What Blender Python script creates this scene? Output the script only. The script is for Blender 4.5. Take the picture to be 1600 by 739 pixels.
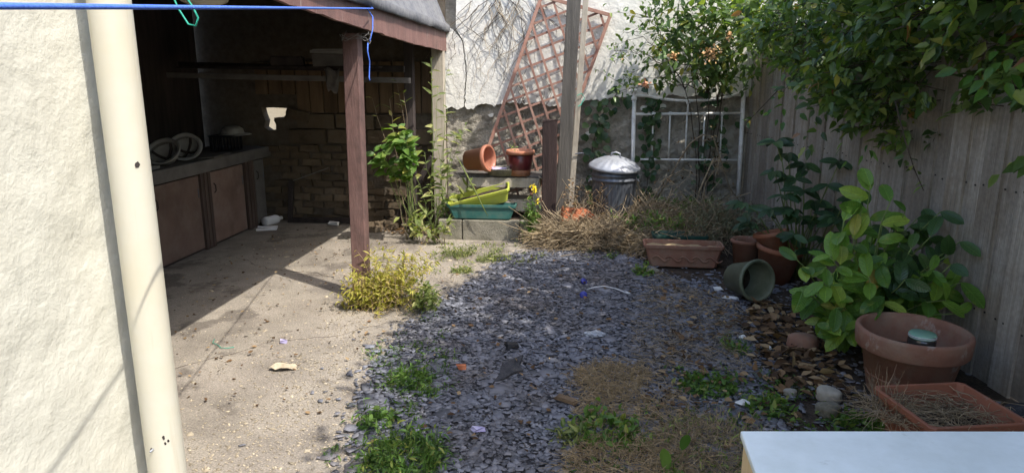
import bpy, bmesh, math, random
import numpy as np
from mathutils import Vector, Matrix
random.seed(7)
RNG = np.random.default_rng(7)
R = math.radians
for o in list(bpy.data.objects): bpy.data.objects.remove(o)
scene = bpy.context.scene
COL = scene.collection

# ------------------------------------------------------------------ camera, sky, sun, exposure
cam_data = bpy.data.cameras.new('camera'); cam = bpy.data.objects.new('camera', cam_data); COL.objects.link(cam)
cam.location = (0, 0, 1.55)
cam.rotation_euler = (R(90-13.0), 0, R(5.8))
cam_data.sensor_width = 36; cam_data.lens = 36*1080/1600
cam_data.clip_start = 0.02; cam_data.clip_end = 500
scene.camera = cam
SUN_EL, SUN_TRAVEL = 56.0, 147.5                      # elevation, heading of the light over the ground
world = bpy.data.worlds.new('World'); scene.world = world; world.use_nodes = True
wn = world.node_tree.nodes; wl = world.node_tree.links
bg = wn['Background']; sky = wn.new('ShaderNodeTexSky'); sky.sky_type = 'NISHITA'; sky.sun_disc = False
sky.sun_elevation = R(SUN_EL); sky.sun_rotation = R(122.5); sky.air_density = 1.0; sky.dust_density = 2.5
wl.new(sky.outputs[0], bg.inputs[0]); bg.inputs[1].default_value = 0.15
sd = bpy.data.lights.new('sun', 'SUN'); sun = bpy.data.objects.new('sun', sd); COL.objects.link(sun)
sd.energy = 2.1; sd.angle = R(0.53); sd.color = (1.0, 0.945, 0.86)
ld = Vector((math.cos(R(SUN_TRAVEL))*math.cos(R(SUN_EL)), math.sin(R(SUN_TRAVEL))*math.cos(R(SUN_EL)), -math.sin(R(SUN_EL))))
sun.rotation_euler = ld.to_track_quat('-Z', 'Y').to_euler(); sun.location = (4, -3, 8)
vs = scene.view_settings; vs.view_transform = 'Standard'; vs.look = 'None'; vs.gamma = 1; vs.use_curve_mapping = False
vs.exposure = 1.4

# ------------------------------------------------------------------ materials
MATS = {}
def node(nt, t, **kw):
    n = nt.nodes.new(t)
    for k, v in kw.items():
        if k in n.inputs.keys(): n.inputs[k].default_value = v
        else: setattr(n, k, v)
    return n
def ramp(nt, stops, fac):
    r = nt.nodes.new('ShaderNodeValToRGB'); e = r.color_ramp.elements
    while len(e) > len(stops): e.remove(e[-1])
    while len(e) < len(stops): e.new(1.0)
    for i, (p, c) in enumerate(stops):
        e[i].position = p; e[i].color = (*c, 1)
    nt.links.new(fac, r.inputs[0]); return r.outputs[0]
def mixc(nt, a, b, fac, blend='MIX'):
    m = nt.nodes.new('ShaderNodeMix'); m.data_type = 'RGBA'; m.blend_type = blend
    for sock, v in ((m.inputs[6], a), (m.inputs[7], b), (m.inputs[0], fac)):
        if isinstance(v, (int, float)): sock.default_value = v
        elif isinstance(v, tuple): sock.default_value = (*v, 1)
        else: nt.links.new(v, sock)
    return m.outputs[2]
def mat(name, stops, scale=6, rough=.8, bump=.3, bscale=60, stretch=(1, 1, 1), spec=.3, var=.12, dirt=None, dscale=2.5, damt=.5,
        metal=0, streak=None, voro=0, detail=8, bdist=.01, fine=.0, coherent=False):
    """noise-coloured surface: stops = colour ramp over the noise, dirt = second blotchy colour, var = brightness change from piece to piece"""
    m = bpy.data.materials.new(name); m.use_nodes = True; nt = m.node_tree; L = nt.links
    b = nt.nodes['Principled BSDF']
    tc = nt.nodes.new('ShaderNodeTexCoord'); oi = nt.nodes.new('ShaderNodeObjectInfo'); at = node(nt, 'ShaderNodeAttribute', attribute_name='rnd')
    rs = node(nt, 'ShaderNodeMath', operation='ADD'); L.new(oi.outputs['Random'], rs.inputs[0]); L.new(at.outputs['Fac'], rs.inputs[1])
    rf = node(nt, 'ShaderNodeMath', operation='FRACT'); L.new(rs.outputs[0], rf.inputs[0])
    off = node(nt, 'ShaderNodeVectorMath', operation='MULTIPLY_ADD'); off.inputs[1].default_value = (1, 1, 1)
    sc = node(nt, 'ShaderNodeMath', operation='MULTIPLY'); sc.inputs[1].default_value = 37.0; L.new(rf.outputs[0], sc.inputs[0])
    L.new(tc.outputs['Object'], off.inputs[0]); L.new(sc.outputs[0], off.inputs[2])
    mp = nt.nodes.new('ShaderNodeMapping'); mp.inputs['Scale'].default_value = stretch; L.new(off.outputs[0], mp.inputs[0])
    n1 = node(nt, 'ShaderNodeTexNoise', Scale=scale, Detail=detail, Roughness=.62); L.new(mp.outputs[0], n1.inputs['Vector'])
    col = ramp(nt, stops, n1.outputs['Fac'])
    if dirt:
        n2 = node(nt, 'ShaderNodeTexNoise', Scale=dscale, Detail=6, Roughness=.7); L.new(tc.outputs['Object'] if coherent else off.outputs[0], n2.inputs['Vector'])
        f = ramp(nt, [(.45, (0, 0, 0)), (.68, (1, 1, 1))], n2.outputs['Fac'])
        g = node(nt, 'ShaderNodeMath', operation='MULTIPLY'); g.inputs[1].default_value = damt; L.new(f, g.inputs[0])
        col = mixc(nt, col, dirt, g.outputs[0])
    if streak:                                     # (colour, threshold, stretch, scale, amount)
        m3 = nt.nodes.new('ShaderNodeMapping'); m3.inputs['Scale'].default_value = streak[2]; L.new(off.outputs[0], m3.inputs[0])
        n3 = node(nt, 'ShaderNodeTexNoise', Scale=streak[3], Detail=5, Roughness=.65); L.new(m3.outputs[0], n3.inputs['Vector'])
        f = ramp(nt, [(streak[1], (0, 0, 0)), (min(1, streak[1]+.07), (1, 1, 1))], n3.outputs['Fac'])
        g = node(nt, 'ShaderNodeMath', operation='MULTIPLY'); g.inputs[1].default_value = streak[4]; L.new(f, g.inputs[0])
        col = mixc(nt, col, streak[0], g.outputs[0])
    if fine:
        n5 = node(nt, 'ShaderNodeTexNoise', Scale=bscale*1.7, Detail=3); L.new(off.outputs[0], n5.inputs['Vector'])
        mr5 = node(nt, 'ShaderNodeMapRange'); mr5.inputs[1].default_value = .3; mr5.inputs[2].default_value = .7
        mr5.inputs[3].default_value = 1-fine; mr5.inputs[4].default_value = 1+fine; L.new(n5.outputs['Fac'], mr5.inputs[0])
        col = mixc(nt, col, mr5.outputs[0], 1.0, 'MULTIPLY')
    if var:
        mr = node(nt, 'ShaderNodeMapRange'); mr.inputs[3].default_value = 1-var; mr.inputs[4].default_value = 1+var
        L.new(rf.outputs[0], mr.inputs[0]); col = mixc(nt, col, mr.outputs[0], 1.0, 'MULTIPLY')
    L.new(col, b.inputs['Base Color'])
    b.inputs['Roughness'].default_value = rough; b.inputs['Specular IOR Level'].default_value = spec; b.inputs['Metallic'].default_value = metal
    if bump:
        if voro:
            n4 = node(nt, 'ShaderNodeTexVoronoi', Scale=voro); L.new(mp.outputs[0], n4.inputs['Vector']); hsrc = n4.outputs['Distance']
        else:
            n4 = node(nt, 'ShaderNodeTexNoise', Scale=bscale, Detail=6, Roughness=.65); L.new(mp.outputs[0], n4.inputs['Vector']); hsrc = n4.outputs['Fac']
        bp = node(nt, 'ShaderNodeBump', Strength=bump, Distance=bdist); L.new(hsrc, bp.inputs['Height']); L.new(bp.outputs[0], b.inputs['Normal'])
    MATS[name] = m; return m
def leafmat(name, stops, rough=.42, trans=.35, spec=.4, veins=None):
    """leaf colours picked per leaf along the ramp, part of the light passes through"""
    m = bpy.data.materials.new(name); m.use_nodes = True; nt = m.node_tree; L = nt.links
    b = nt.nodes['Principled BSDF']; out = nt.nodes['Material Output']
    oi = nt.nodes.new('ShaderNodeObjectInfo'); at = node(nt, 'ShaderNodeAttribute', attribute_name='rnd')
    rs = node(nt, 'ShaderNodeMath', operation='ADD'); L.new(oi.outputs['Random'], rs.inputs[0]); L.new(at.outputs['Fac'], rs.inputs[1])
    rf = node(nt, 'ShaderNodeMath', operation='FRACT'); L.new(rs.outputs[0], rf.inputs[0])
    col = ramp(nt, stops, rf.outputs[0])
    tc = nt.nodes.new('ShaderNodeTexCoord')
    n = node(nt, 'ShaderNodeTexNoise', Scale=9, Detail=5); L.new(tc.outputs['Object'], n.inputs['Vector'])
    mr = node(nt, 'ShaderNodeMapRange'); mr.inputs[3].default_value = .7; mr.inputs[4].default_value = 1.3; L.new(n.outputs['Fac'], mr.inputs[0])
    col = mixc(nt, col, mr.outputs[0], 1.0, 'MULTIPLY')
    if veins:
        sx = nt.nodes.new('ShaderNodeSeparateXYZ'); L.new(tc.outputs['Object'], sx.inputs[0])
        ab = node(nt, 'ShaderNodeMath', operation='ABSOLUTE'); L.new(sx.outputs[0], ab.inputs[0])
        rib = node(nt, 'ShaderNodeMapRange'); rib.inputs[1].default_value = .006; rib.inputs[2].default_value = .022; rib.inputs[3].default_value = 1; rib.inputs[4].default_value = 0; L.new(ab.outputs[0], rib.inputs[0])
        ma = node(nt, 'ShaderNodeMath', operation='MULTIPLY_ADD'); ma.inputs[1].default_value = -.8; L.new(ab.outputs[0], ma.inputs[0]); L.new(sx.outputs[1], ma.inputs[2])
        sn = node(nt, 'ShaderNodeMath', operation='SINE'); mu = node(nt, 'ShaderNodeMath', operation='MULTIPLY'); mu.inputs[1].default_value = 62; L.new(ma.outputs[0], mu.inputs[0]); L.new(mu.outputs[0], sn.inputs[0])
        sv_ = node(nt, 'ShaderNodeMapRange'); sv_.inputs[1].default_value = .55; sv_.inputs[2].default_value = 1; sv_.inputs[4].default_value = .35; L.new(sn.outputs[0], sv_.inputs[0])
        mxv = node(nt, 'ShaderNodeMath', operation='MAXIMUM'); L.new(rib.outputs[0], mxv.inputs[0]); L.new(sv_.outputs[0], mxv.inputs[1])
        fv = node(nt, 'ShaderNodeMath', operation='MULTIPLY'); fv.inputs[1].default_value = .55; L.new(mxv.outputs[0], fv.inputs[0])
        col = mixc(nt, col, mixc(nt, col, (1.9, 1.7, 1.6), 1.0, 'MULTIPLY'), fv.outputs[0])
        bpv = node(nt, 'ShaderNodeBump', Strength=.5, Distance=.02); bpv.invert = True; L.new(mxv.outputs[0], bpv.inputs['Height']); L.new(bpv.outputs[0], b.inputs['Normal'])
        bn = node(nt, 'ShaderNodeTexNoise', Scale=3.2, Detail=4); L.new(tc.outputs['Object'], bn.inputs['Vector'])
        ofs = node(nt, 'ShaderNodeVectorMath', operation='ADD'); L.new(tc.outputs['Object'], ofs.inputs[0]); sc9 = node(nt, 'ShaderNodeMath', operation='MULTIPLY'); sc9.inputs[1].default_value = 50; L.new(rf.outputs[0], sc9.inputs[0]); L.new(sc9.outputs[0], ofs.inputs[1]); L.new(ofs.outputs[0], bn.inputs['Vector'])
        fb_ = ramp(nt, [(.60, (0, 0, 0)), (.72, (1, 1, 1))], bn.outputs['Fac']); gb = node(nt, 'ShaderNodeMath', operation='MULTIPLY'); gb.inputs[1].default_value = .5; L.new(fb_, gb.inputs[0])
        col = mixc(nt, col, veins, gb.outputs[0])
    L.new(col, b.inputs['Base Color']); b.inputs['Roughness'].default_value = rough; b.inputs['Specular IOR Level'].default_value = spec
    t = nt.nodes.new('ShaderNodeBsdfTranslucent')
    tcx = mixc(nt, col, (1.5, 1.6, .5), 1.0, 'MULTIPLY'); L.new(tcx, t.inputs[0])
    mx = nt.nodes.new('ShaderNodeMixShader'); mx.inputs[0].default_value = trans
    L.new(b.outputs[0], mx.inputs[1]); L.new(t.outputs[0], mx.inputs[2]); L.new(mx.outputs[0], out.inputs[0])
    MATS[name] = m; return m

mat('render_cream', [(.2, (.50, .488, .415)), (.5, (.555, .545, .47)), (.8, (.605, .595, .52))], scale=3, rough=.9, bump=.42, bscale=9, var=0, dirt=(.47, .45, .375), dscale=1.3, damt=.45, bdist=.03, fine=.04)
mat('render_white', [(.25, (.64, .62, .56)), (.5, (.77, .76, .70)), (.8, (.83, .82, .77))], scale=2.2, rough=.92, bump=.5, bscale=12, var=0, dirt=(.52, .48, .41), dscale=2.2, damt=.4, bdist=.03, streak=((.38, .35, .30), .66, (1.3, 1.3, .25), 3, .6), fine=.05)
mat('old_stone', [(.25, (.22, .20, .165)), (.5, (.38, .345, .285)), (.75, (.52, .48, .41))], scale=5, rough=.95, bump=1.0, bscale=14, var=0, dirt=(.17, .165, .125), dscale=3, damt=.6, bdist=.05, fine=.12)
mat('concrete', [(.25, (.14, .121, .10)), (.42, (.22, .193, .16)), (.58, (.295, .26, .217)), (.75, (.385, .343, .288))], scale=1.6, rough=.92, bump=.7, bscale=70, var=0, dirt=(.375, .335, .275), dscale=1.5, damt=.75, streak=((.11, .094, .08), .54, (1, 1, 1), 2.0, .72), bdist=.008, detail=12, fine=.3)
mat('soil', [(.25, (.035, .026, .02)), (.5, (.07, .052, .038)), (.8, (.12, .09, .065))], scale=9, rough=.95, bump=1, bscale=45, var=0, bdist=.03, fine=.3)
mat('slate_dust', [(.3, (.03, .03, .034)), (.7, (.07, .068, .072))], scale=12, rough=.9, bump=.6, bscale=80, var=0, fine=.3)
mat('slate', [(.2, (.105, .108, .126)), (.5, (.155, .16, .185)), (.8, (.22, .225, .25))], scale=8, rough=.6, bump=.25, bscale=50, var=.5, spec=.4, dirt=(.125, .10, .08), dscale=1.5, damt=.62, coherent=True)
mat('grit', [(.2, (.20, .17, .12)), (.5, (.38, .32, .23)), (.8, (.52, .46, .35))], scale=5, rough=.9, bump=.2, var=.45)
mat('pvc_cream', [(.3, (.53, .505, .415)), (.7, (.58, .558, .47))], scale=2, rough=.33, bump=.04, bscale=120, var=0, dirt=(.56, .49, .33), dscale=2.3, damt=.45, spec=.5, streak=((.47, .42, .31), .60, (7, 7, .35), 3, .4))
mat('brown_paint', [(.25, (.14, .075, .066)), (.5, (.21, .115, .10)), (.8, (.26, .15, .13))], scale=5, rough=.55, bump=.5, bscale=28, stretch=(3, 3, .5), var=.08, streak=((.46, .40, .36), .62, (9, 9, .6), 5, .7), dirt=(.09, .06, .05), dscale=5, damt=.5)
mat('brown_post', [(.25, (.115, .066, .058)), (.5, (.185, .108, .095)), (.8, (.235, .145, .13))], scale=5, rough=.6, bump=.5, bscale=28, stretch=(3, 3, .5), var=.1, streak=((.40, .35, .31), .70, (4, 4, 2), 9, .7), dirt=(.07, .05, .045), dscale=6, damt=.6)
mat('felt', [(.3, (.10, .105, .115)), (.7, (.20, .205, .22))], scale=30, rough=.95, bump=1, bscale=220, var=0, dirt=(.26, .26, .25), dscale=4, damt=.5, bdist=.006)
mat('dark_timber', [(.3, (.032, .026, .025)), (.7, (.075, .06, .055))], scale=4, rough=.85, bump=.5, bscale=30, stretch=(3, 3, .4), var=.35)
mat('tan_timber', [(.3, (.10, .066, .04)), (.7, (.20, .135, .08))], scale=4, rough=.85, bump=.5, bscale=30, stretch=(3, 3, .4), var=.3)
mat('grey_timber', [(.2, (.22, .192, .158)), (.5, (.37, .33, .278)), (.8, (.50, .46, .40))], scale=7, rough=.88, bump=.8, bscale=26, stretch=(5, 5, .22), var=.22, dirt=(.235, .18, .125), dscale=1.7, damt=.7, streak=((.16, .14, .12), .60, (9, 9, .35), 4, .6), fine=.12)
mat('worn_grey_timber', [(.2, (.065, .06, .053)), (.5, (.105, .097, .086)), (.8, (.16, .148, .13))], scale=7, rough=.88, bump=.8, bscale=26, stretch=(5, 5, .3), var=.1)
mat('stump_timber', [(.3, (.026, .017, .016)), (.7, (.06, .04, .037))], scale=5, rough=.8, bump=.7, bscale=28, stretch=(4, 4, .4), var=.1)
mat('pale_timber', [(.2, (.34, .29, .22)), (.5, (.46, .41, .33)), (.8, (.56, .51, .42))], scale=7, rough=.85, bump=.6, bscale=30, stretch=(4, 4, .3), var=.15, dirt=(.22, .19, .15), dscale=4, damt=.5)
mat('cabinet_brown', [(.25, (.135, .085, .067)), (.5, (.21, .14, .112)), (.8, (.27, .19, .155))], scale=3, rough=.6, bump=.2, bscale=30, var=.2, dirt=(.28, .225, .19), dscale=5, damt=.5)
mat('cabinet_frame', [(.3, (.07, .05, .042)), (.7, (.13, .09, .075))], scale=4, rough=.7, bump=.3, var=.15, stretch=(3, 3, .5))
mat('worktop_grey', [(.3, (.10, .092, .084)), (.7, (.19, .178, .165))], scale=5, rough=.8, bump=.4, bscale=40, var=0, dirt=(.20, .185, .165), dscale=4, damt=.5)
mat('old_brick', [(.25, (.075, .055, .036)), (.5, (.145, .108, .07)), (.8, (.21, .165, .115))], scale=7, rough=.93, bump=.9, bscale=35, var=.3, dirt=(.06, .055, .045), dscale=7, damt=.5)
mat('mortar', [(.3, (.085, .068, .05)), (.7, (.15, .125, .095))], scale=12, rough=.95, bump=.8, bscale=50, var=0)
mat('block', [(.25, (.16, .145, .115)), (.5, (.27, .25, .20)), (.8, (.36, .335, .27))], scale=6, rough=.95, bump=.9, bscale=60, var=.12, dirt=(.12, .12, .08), dscale=5, damt=.6, fine=.15)
mat('terracotta', [(.25, (.27, .105, .06)), (.5, (.37, .145, .08)), (.8, (.44, .19, .11))], scale=4, rough=.75, bump=.15, bscale=60, var=.1, dirt=(.44, .31, .24), dscale=5, damt=.5, streak=((.13, .085, .06), .62, (2, 2, 2), 6, .5))
mat('terracotta_old', [(.25, (.20, .095, .064)), (.5, (.285, .14, .095)), (.8, (.36, .195, .135))], scale=5, rough=.85, bump=.3, bscale=50, var=.1, dirt=(.30, .22, .16), dscale=6, damt=.65, streak=((.48, .42, .36), .60, (2, 2, 1.4), 5, .55))
mat('terracotta_plastic', [(.3, (.33, .125, .075)), (.7, (.42, .17, .105))], scale=3, rough=.45, bump=.05, var=.1, dirt=(.20, .10, .07), dscale=6, damt=.55, spec=.45, streak=((.42, .30, .24), .64, (2, 2, 2), 7, .45))
mat('maroon_glaze', [(.3, (.075, .014, .015)), (.7, (.115, .022, .022))], scale=3, rough=.3, bump=.05, var=0, spec=.5)
mat('lime_plastic', [(.3, (.40, .46, .055)), (.7, (.50, .56, .09))], scale=4, rough=.5, bump=.05, var=0, dirt=(.30, .28, .10), dscale=8, damt=.5)
mat('teal_plastic', [(.3, (.028, .11, .10)), (.7, (.045, .16, .145))], scale=4, rough=.45, bump=.05, var=0, dirt=(.13, .17, .13), dscale=8, damt=.5)
mat('dark_green_plastic', [(.3, (.012, .05, .04)), (.7, (.02, .075, .058))], scale=4, rough=.4, bump=.05, var=0, dirt=(.12, .13, .10), dscale=9, damt=.5)
mat('olive_plastic', [(.3, (.10, .115, .075)), (.7, (.16, .18, .12))], scale=6, rough=.55, bump=.1, var=0, dirt=(.22, .23, .17), dscale=9, damt=.5)
mat('galvanised', [(.2, (.26, .28, .31)), (.5, (.40, .42, .46)), (.8, (.56, .58, .62))], scale=9, rough=.58, bump=.2, bscale=30, var=.05, metal=.45, dirt=(.22, .22, .22), dscale=5, damt=.5)
mat('galvanised_old', [(.2, (.10, .11, .13)), (.5, (.17, .185, .215)), (.8, (.28, .30, .33))], scale=7, rough=.5, bump=.12, bscale=30, var=.05, metal=.7, stretch=(3, 3, .8), dirt=(.11, .11, .12), dscale=5, damt=.5)
mat('white_enamel', [(.3, (.74, .73, .69)), (.7, (.84, .83, .80))], scale=8, rough=.5, bump=.1, var=0, dirt=(.40, .33, .25), dscale=14, damt=.5)
mat('trellis_stain', [(.25, (.22, .11, .08)), (.5, (.30, .16, .12)), (.8, (.38, .23, .18))], scale=9, rough=.8, bump=.3, bscale=50, var=.15, dirt=(.45, .33, .26), dscale=7, damt=.5)
mat('helmet_white', [(.3, (.26, .25, .23)), (.7, (.38, .37, .34))], scale=8, rough=.5, bump=.1, var=.1)
mat('black_plastic', [(.3, (.012, .012, .014)), (.7, (.025, .025, .028))], scale=8, rough=.45, bump=.05, var=0)
mat('white_plastic', [(.3, (.68, .68, .68)), (.7, (.80, .80, .80))], scale=8, rough=.4, bump=.05, var=.05)
mat('laminate_white', [(.3, (.62, .70, .74)), (.6, (.70, .77, .80)), (.8, (.75, .81, .83))], scale=1.2, rough=.32, bump=.05, bscale=20, var=0, dirt=(.45, .51, .50), dscale=3.2, damt=.5, spec=.5, streak=((.30, .33, .31), .64, (1, 1, 1), 11, .4))
mat('pine', [(.3, (.50, .38, .22)), (.7, (.62, .50, .32))], scale=5, rough=.7, bump=.2, stretch=(4, 4, .4), var=.1)
mat('blue_rope', [(.3, (.05, .13, .58)), (.7, (.12, .25, .80))], scale=200, rough=.7, bump=.6, bscale=500, var=0, bdist=.002)
mat('green_cord', [(.3, (.02, .27, .19)), (.7, (.04, .40, .29))], scale=90, rough=.6, bump=.2, var=0)
mat('grey_wire', [(.3, (.16, .15, .14)), (.7, (.30, .29, .27))], scale=30, rough=.6, bump=.1, var=.2)
mat('dry_stem', [(.2, (.20, .15, .095)), (.5, (.34, .265, .17)), (.8, (.47, .385, .26))], scale=9, rough=.85, bump=.1, var=.4)
mat('straw', [(.2, (.24, .17, .09)), (.5, (.38, .28, .155)), (.8, (.52, .41, .25))], scale=9, rough=.8, bump=.1, var=.35)
mat('pale_straw', [(.2, (.22, .165, .10)), (.5, (.37, .29, .185)), (.8, (.54, .45, .31))], scale=9, rough=.8, bump=.1, var=.4)
mat('bark', [(.3, (.05, .037, .026)), (.7, (.12, .092, .068))], scale=14, rough=.92, bump=.8, bscale=40, stretch=(2, 2, .5), var=.2)
mat('green_stem', [(.3, (.12, .17, .05)), (.7, (.22, .28, .09))], scale=14, rough=.7, bump=.1, var=.25)
mat('pebble', [(.3, (.26, .24, .20)), (.7, (.46, .43, .37))], scale=14, rough=.85, bump=.4, var=.25)
mat('white_scrap', [(.3, (.66, .65, .62)), (.7, (.80, .80, .78))], scale=9, rough=.6, bump=.1, var=.1)
mat('blue_plastic', [(.3, (.035, .04, .24)), (.7, (.06, .075, .36))], scale=9, rough=.35, bump=.05, var=.1)
mat('lilac_plastic', [(.3, (.30, .26, .50)), (.7, (.58, .54, .72))], scale=14, rough=.4, bump=.05, var=.1)
mat('brick_orange', [(.3, (.40, .13, .06)), (.7, (.56, .21, .11))], scale=9, rough=.9, bump=.5, var=.15)
mat('far_wall', [(.3, (.56, .47, .32)), (.7, (.66, .57, .41))], scale=4, rough=.9, bump=.4, var=0)
mat('glass_jar', [(.3, (.025, .022, .02)), (.7, (.05, .045, .04))], scale=4, rough=.08, bump=0, var=0, spec=.6)
mat('jar_lid', [(.3, (.20, .42, .30)), (.7, (.34, .55, .42))], scale=14, rough=.35, bump=.05, var=0, metal=.2)
mat('green_tarp', [(.3, (.012, .03, .016)), (.7, (.022, .05, .028))], scale=4, rough=.7, bump=.3, var=0)
mat('yellow_petal', [(.3, (.72, .55, .015)), (.7, (.85, .68, .03))], scale=9, rough=.5, bump=0, var=.1)
mat('dry_petal', [(.3, (.44, .24, .10)), (.7, (.62, .42, .22))], scale=20, rough=.7, bump=0, var=.3)
mat('peach_petal', [(.3, (.55, .24, .13)), (.7, (.68, .40, .25))], scale=9, rough=.6, bump=0, var=.2)
leafmat('leaf_crown', [(0, (.045, .085, .03)), (.35, (.085, .145, .045)), (.65, (.13, .205, .058)), (.86, (.20, .27, .07)), (.95, (.36, .35, .085)), (1, (.32, .12, .085))], rough=.34, spec=.5, trans=.42)
leafmat('leaf_crown_light', [(0, (.05, .12, .02)), (.5, (.085, .18, .03)), (.85, (.13, .23, .04)), (1, (.25, .28, .05))])
leafmat('leaf_laurel', [(0, (.06, .14, .025)), (.3, (.115, .235, .034)), (.7, (.19, .33, .045)), (.93, (.30, .41, .065)), (1, (.42, .31, .09))], rough=.32, trans=.3, spec=.5, veins=(.33, .36, .07))
leafmat('leaf_laurel_dark', [(0, (.03, .07, .024)), (.6, (.05, .11, .033)), (1, (.085, .16, .045))], rough=.28, trans=.2, spec=.5, veins=(.05, .09, .03))
leafmat('leaf_fatsia', [(0, (.02, .055, .022)), (.6, (.035, .085, .032)), (1, (.075, .155, .055))], rough=.35, trans=.22, spec=.5, veins=(.07, .13, .05))
leafmat('leaf_rose', [(0, (.065, .12, .045)), (.4, (.11, .185, .06)), (.75, (.17, .255, .08)), (.92, (.28, .33, .09)), (1, (.45, .38, .07))], rough=.36, trans=.32, spec=.5)
leafmat('leaf_ivy', [(0, (.02, .05, .02)), (.6, (.04, .085, .03)), (1, (.07, .12, .04))], rough=.4, trans=.2)
leafmat('leaf_weed', [(0, (.07, .15, .03)), (.5, (.12, .22, .045)), (.85, (.19, .29, .07)), (1, (.36, .36, .09))], rough=.5, trans=.38)
leafmat('leaf_pale_weed', [(0, (.11, .15, .045)), (.5, (.19, .235, .075)), (.85, (.30, .33, .11)), (1, (.44, .40, .16))], rough=.55, trans=.35)
leafmat('leaf_gold', [(0, (.20, .20, .03)), (.35, (.34, .33, .055)), (.7, (.48, .44, .10)), (1, (.46, .34, .13))], rough=.6, trans=.35)
leafmat('leaf_grass', [(0, (.05, .11, .02)), (.5, (.09, .18, .03)), (.9, (.15, .25, .05)), (1, (.27, .27, .09))], rough=.55, trans=.35)
leafmat('leaf_dead', [(0, (.05, .03, .018)), (.4, (.12, .07, .036)), (.75, (.23, .14, .072)), (1, (.42, .31, .18))], rough=.75, trans=.15, spec=.2)
leafmat('leaf_lavender', [(0, (.09, .105, .06)), (.5, (.15, .165, .10)), (1, (.25, .245, .16))], rough=.7, trans=.2)

# ------------------------------------------------------------------ mesh helpers
def link(o, parent=None):
    COL.objects.link(o)
    if parent: o.parent = parent
    return o
class MB:
    def __init__(s): s.v = []; s.f = []
    def add(s, v, f):
        n = len(s.v); s.v += [tuple(p) for p in v]; s.f += [tuple(i+n for i in q) for q in f]; return s
    def box(s, c, d, rot=None, taper=1.0, jit=0):
        x, y, z = (k/2 for k in d)
        vs_ = [(-x, -y, -z), (x, -y, -z), (x, y, -z), (-x, y, -z), (-x*taper, -y*taper, z), (x*taper, -y*taper, z), (x*taper, y*taper, z), (-x*taper, y*taper, z)]
        m = rot if rot is not None else Matrix.Identity(3)
        vs_ = [m @ Vector(p) + Vector(c) + Vector([random.uniform(-jit, jit) for _ in range(3)]) for p in vs_]
        return s.add(vs_, [(3, 2, 1, 0), (4, 5, 6, 7), (0, 1, 5, 4), (1, 2, 6, 5), (2, 3, 7, 6), (3, 0, 4, 7)])
    def beam(s, a, b, w, h, up=(0, 0, 1)):
        a = Vector(a); b = Vector(b); d = b-a; z = d.normalized(); u = Vector(up)
        x = u.cross(z); x = x.normalized() if x.length > 1e-4 else Vector((1, 0, 0)); y = z.cross(x)
        return s.box((a+b)/2, (w, h, d.length), Matrix((x, y, z)).transposed())
    def tube(s, pts, rad, n=8, cap=True):
        pts = [Vector(p) for p in pts]; k = len(pts)
        if isinstance(rad, (int, float)): rad = [rad]*k
        vv = []; prev = None
        for i, p in enumerate(pts):
            t = (pts[min(i+1, k-1)]-pts[max(i-1, 0)]).normalized()
            if prev is None:
                prev = t.orthogonal().normalized()
            x = (prev - t*prev.dot(t)); x = x.normalized() if x.length > 1e-6 else t.orthogonal().normalized(); prev = x; y = t.cross(x)
            for j in range(n):
                a = 2*math.pi*j/n; vv.append(p + (x*math.cos(a)+y*math.sin(a))*rad[i])
        ff = [(i*n+j, i*n+(j+1) % n, (i+1)*n+(j+1) % n, (i+1)*n+j) for i in range(k-1) for j in range(n)]
        if cap: ff += [tuple(reversed(range(n))), tuple(range((k-1)*n, k*n))]
        return s.add(vv, ff)
    def lathe(s, prof, n=32, flute=None, c=(0, 0, 0), m=None):
        vv = []
        for i, (r, z) in enumerate(prof):
            for j in range(n):
                a = 2*math.pi*j/n; rr = r*(1+flute(i, a)) if flute else r
                p = Vector((rr*math.cos(a), rr*math.sin(a), z))
                if m is not None: p = m @ p
                vv.append(p+Vector(c))
        ff = [(i*n+j, i*n+(j+1) % n, (i+1)*n+(j+1) % n, (i+1)*n+j) for i in range(len(prof)-1) for j in range(n)]
        return s.add(vv, ff)
    def mesh(s, name, material, smooth=False):
        me = bpy.data.meshes.new(name); me.from_pydata([tuple(p) for p in s.v], [], s.f); me.materials.append(MATS[material])
        if smooth: me.polygons.foreach_set('use_smooth', [True]*len(me.polygons))
        me.update(); return me
    def build(s, name, material, parent=None, smooth=False, bevel=0, loc=None, kind=None):
        o = link(bpy.data.objects.new(name, s.mesh(name, material, smooth)), parent)
        if loc is not None: o.location = loc
        if bevel:
            b = o.modifiers.new('bevel', 'BEVEL'); b.width = bevel; b.segments = 2; b.limit_method = 'ANGLE'; b.angle_limit = R(40)
        if kind: o['kind'] = kind
        return o
def np_mesh(name, V, F, material, rnd=None, smooth=False):
    """V (n,3); F (m,k) faces of one size; rnd one value for each face"""
    V = np.asarray(V, np.float32); F = np.asarray(F, np.int32); m, k = F.shape
    me = bpy.data.meshes.new(name); me.vertices.add(len(V)); me.vertices.foreach_set('co', V.ravel())
    me.loops.add(m*k); me.loops.foreach_set('vertex_index', F.ravel())
    me.polygons.add(m); me.polygons.foreach_set('loop_start', np.arange(0, m*k, k, dtype=np.int32))
    if smooth: me.polygons.foreach_set('use_smooth', np.ones(m, bool))
    if rnd is not None:
        a = me.attributes.new('rnd', 'FLOAT', 'FACE'); a.data.foreach_set('value', np.asarray(rnd, np.float32))
    me.materials.append(MATS[material]); me.update(calc_edges=True); me.validate(); return me
def np_obj(name, V, F, material, parent=None, rnd=None, smooth=False, kind='stuff'):
    o = link(bpy.data.objects.new(name, np_mesh(name, V, F, material, rnd, smooth)), parent)
    if kind: o['kind'] = kind
    return o
def unit(a): return a/np.maximum(np.linalg.norm(a, axis=-1, keepdims=True), 1e-9)
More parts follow.
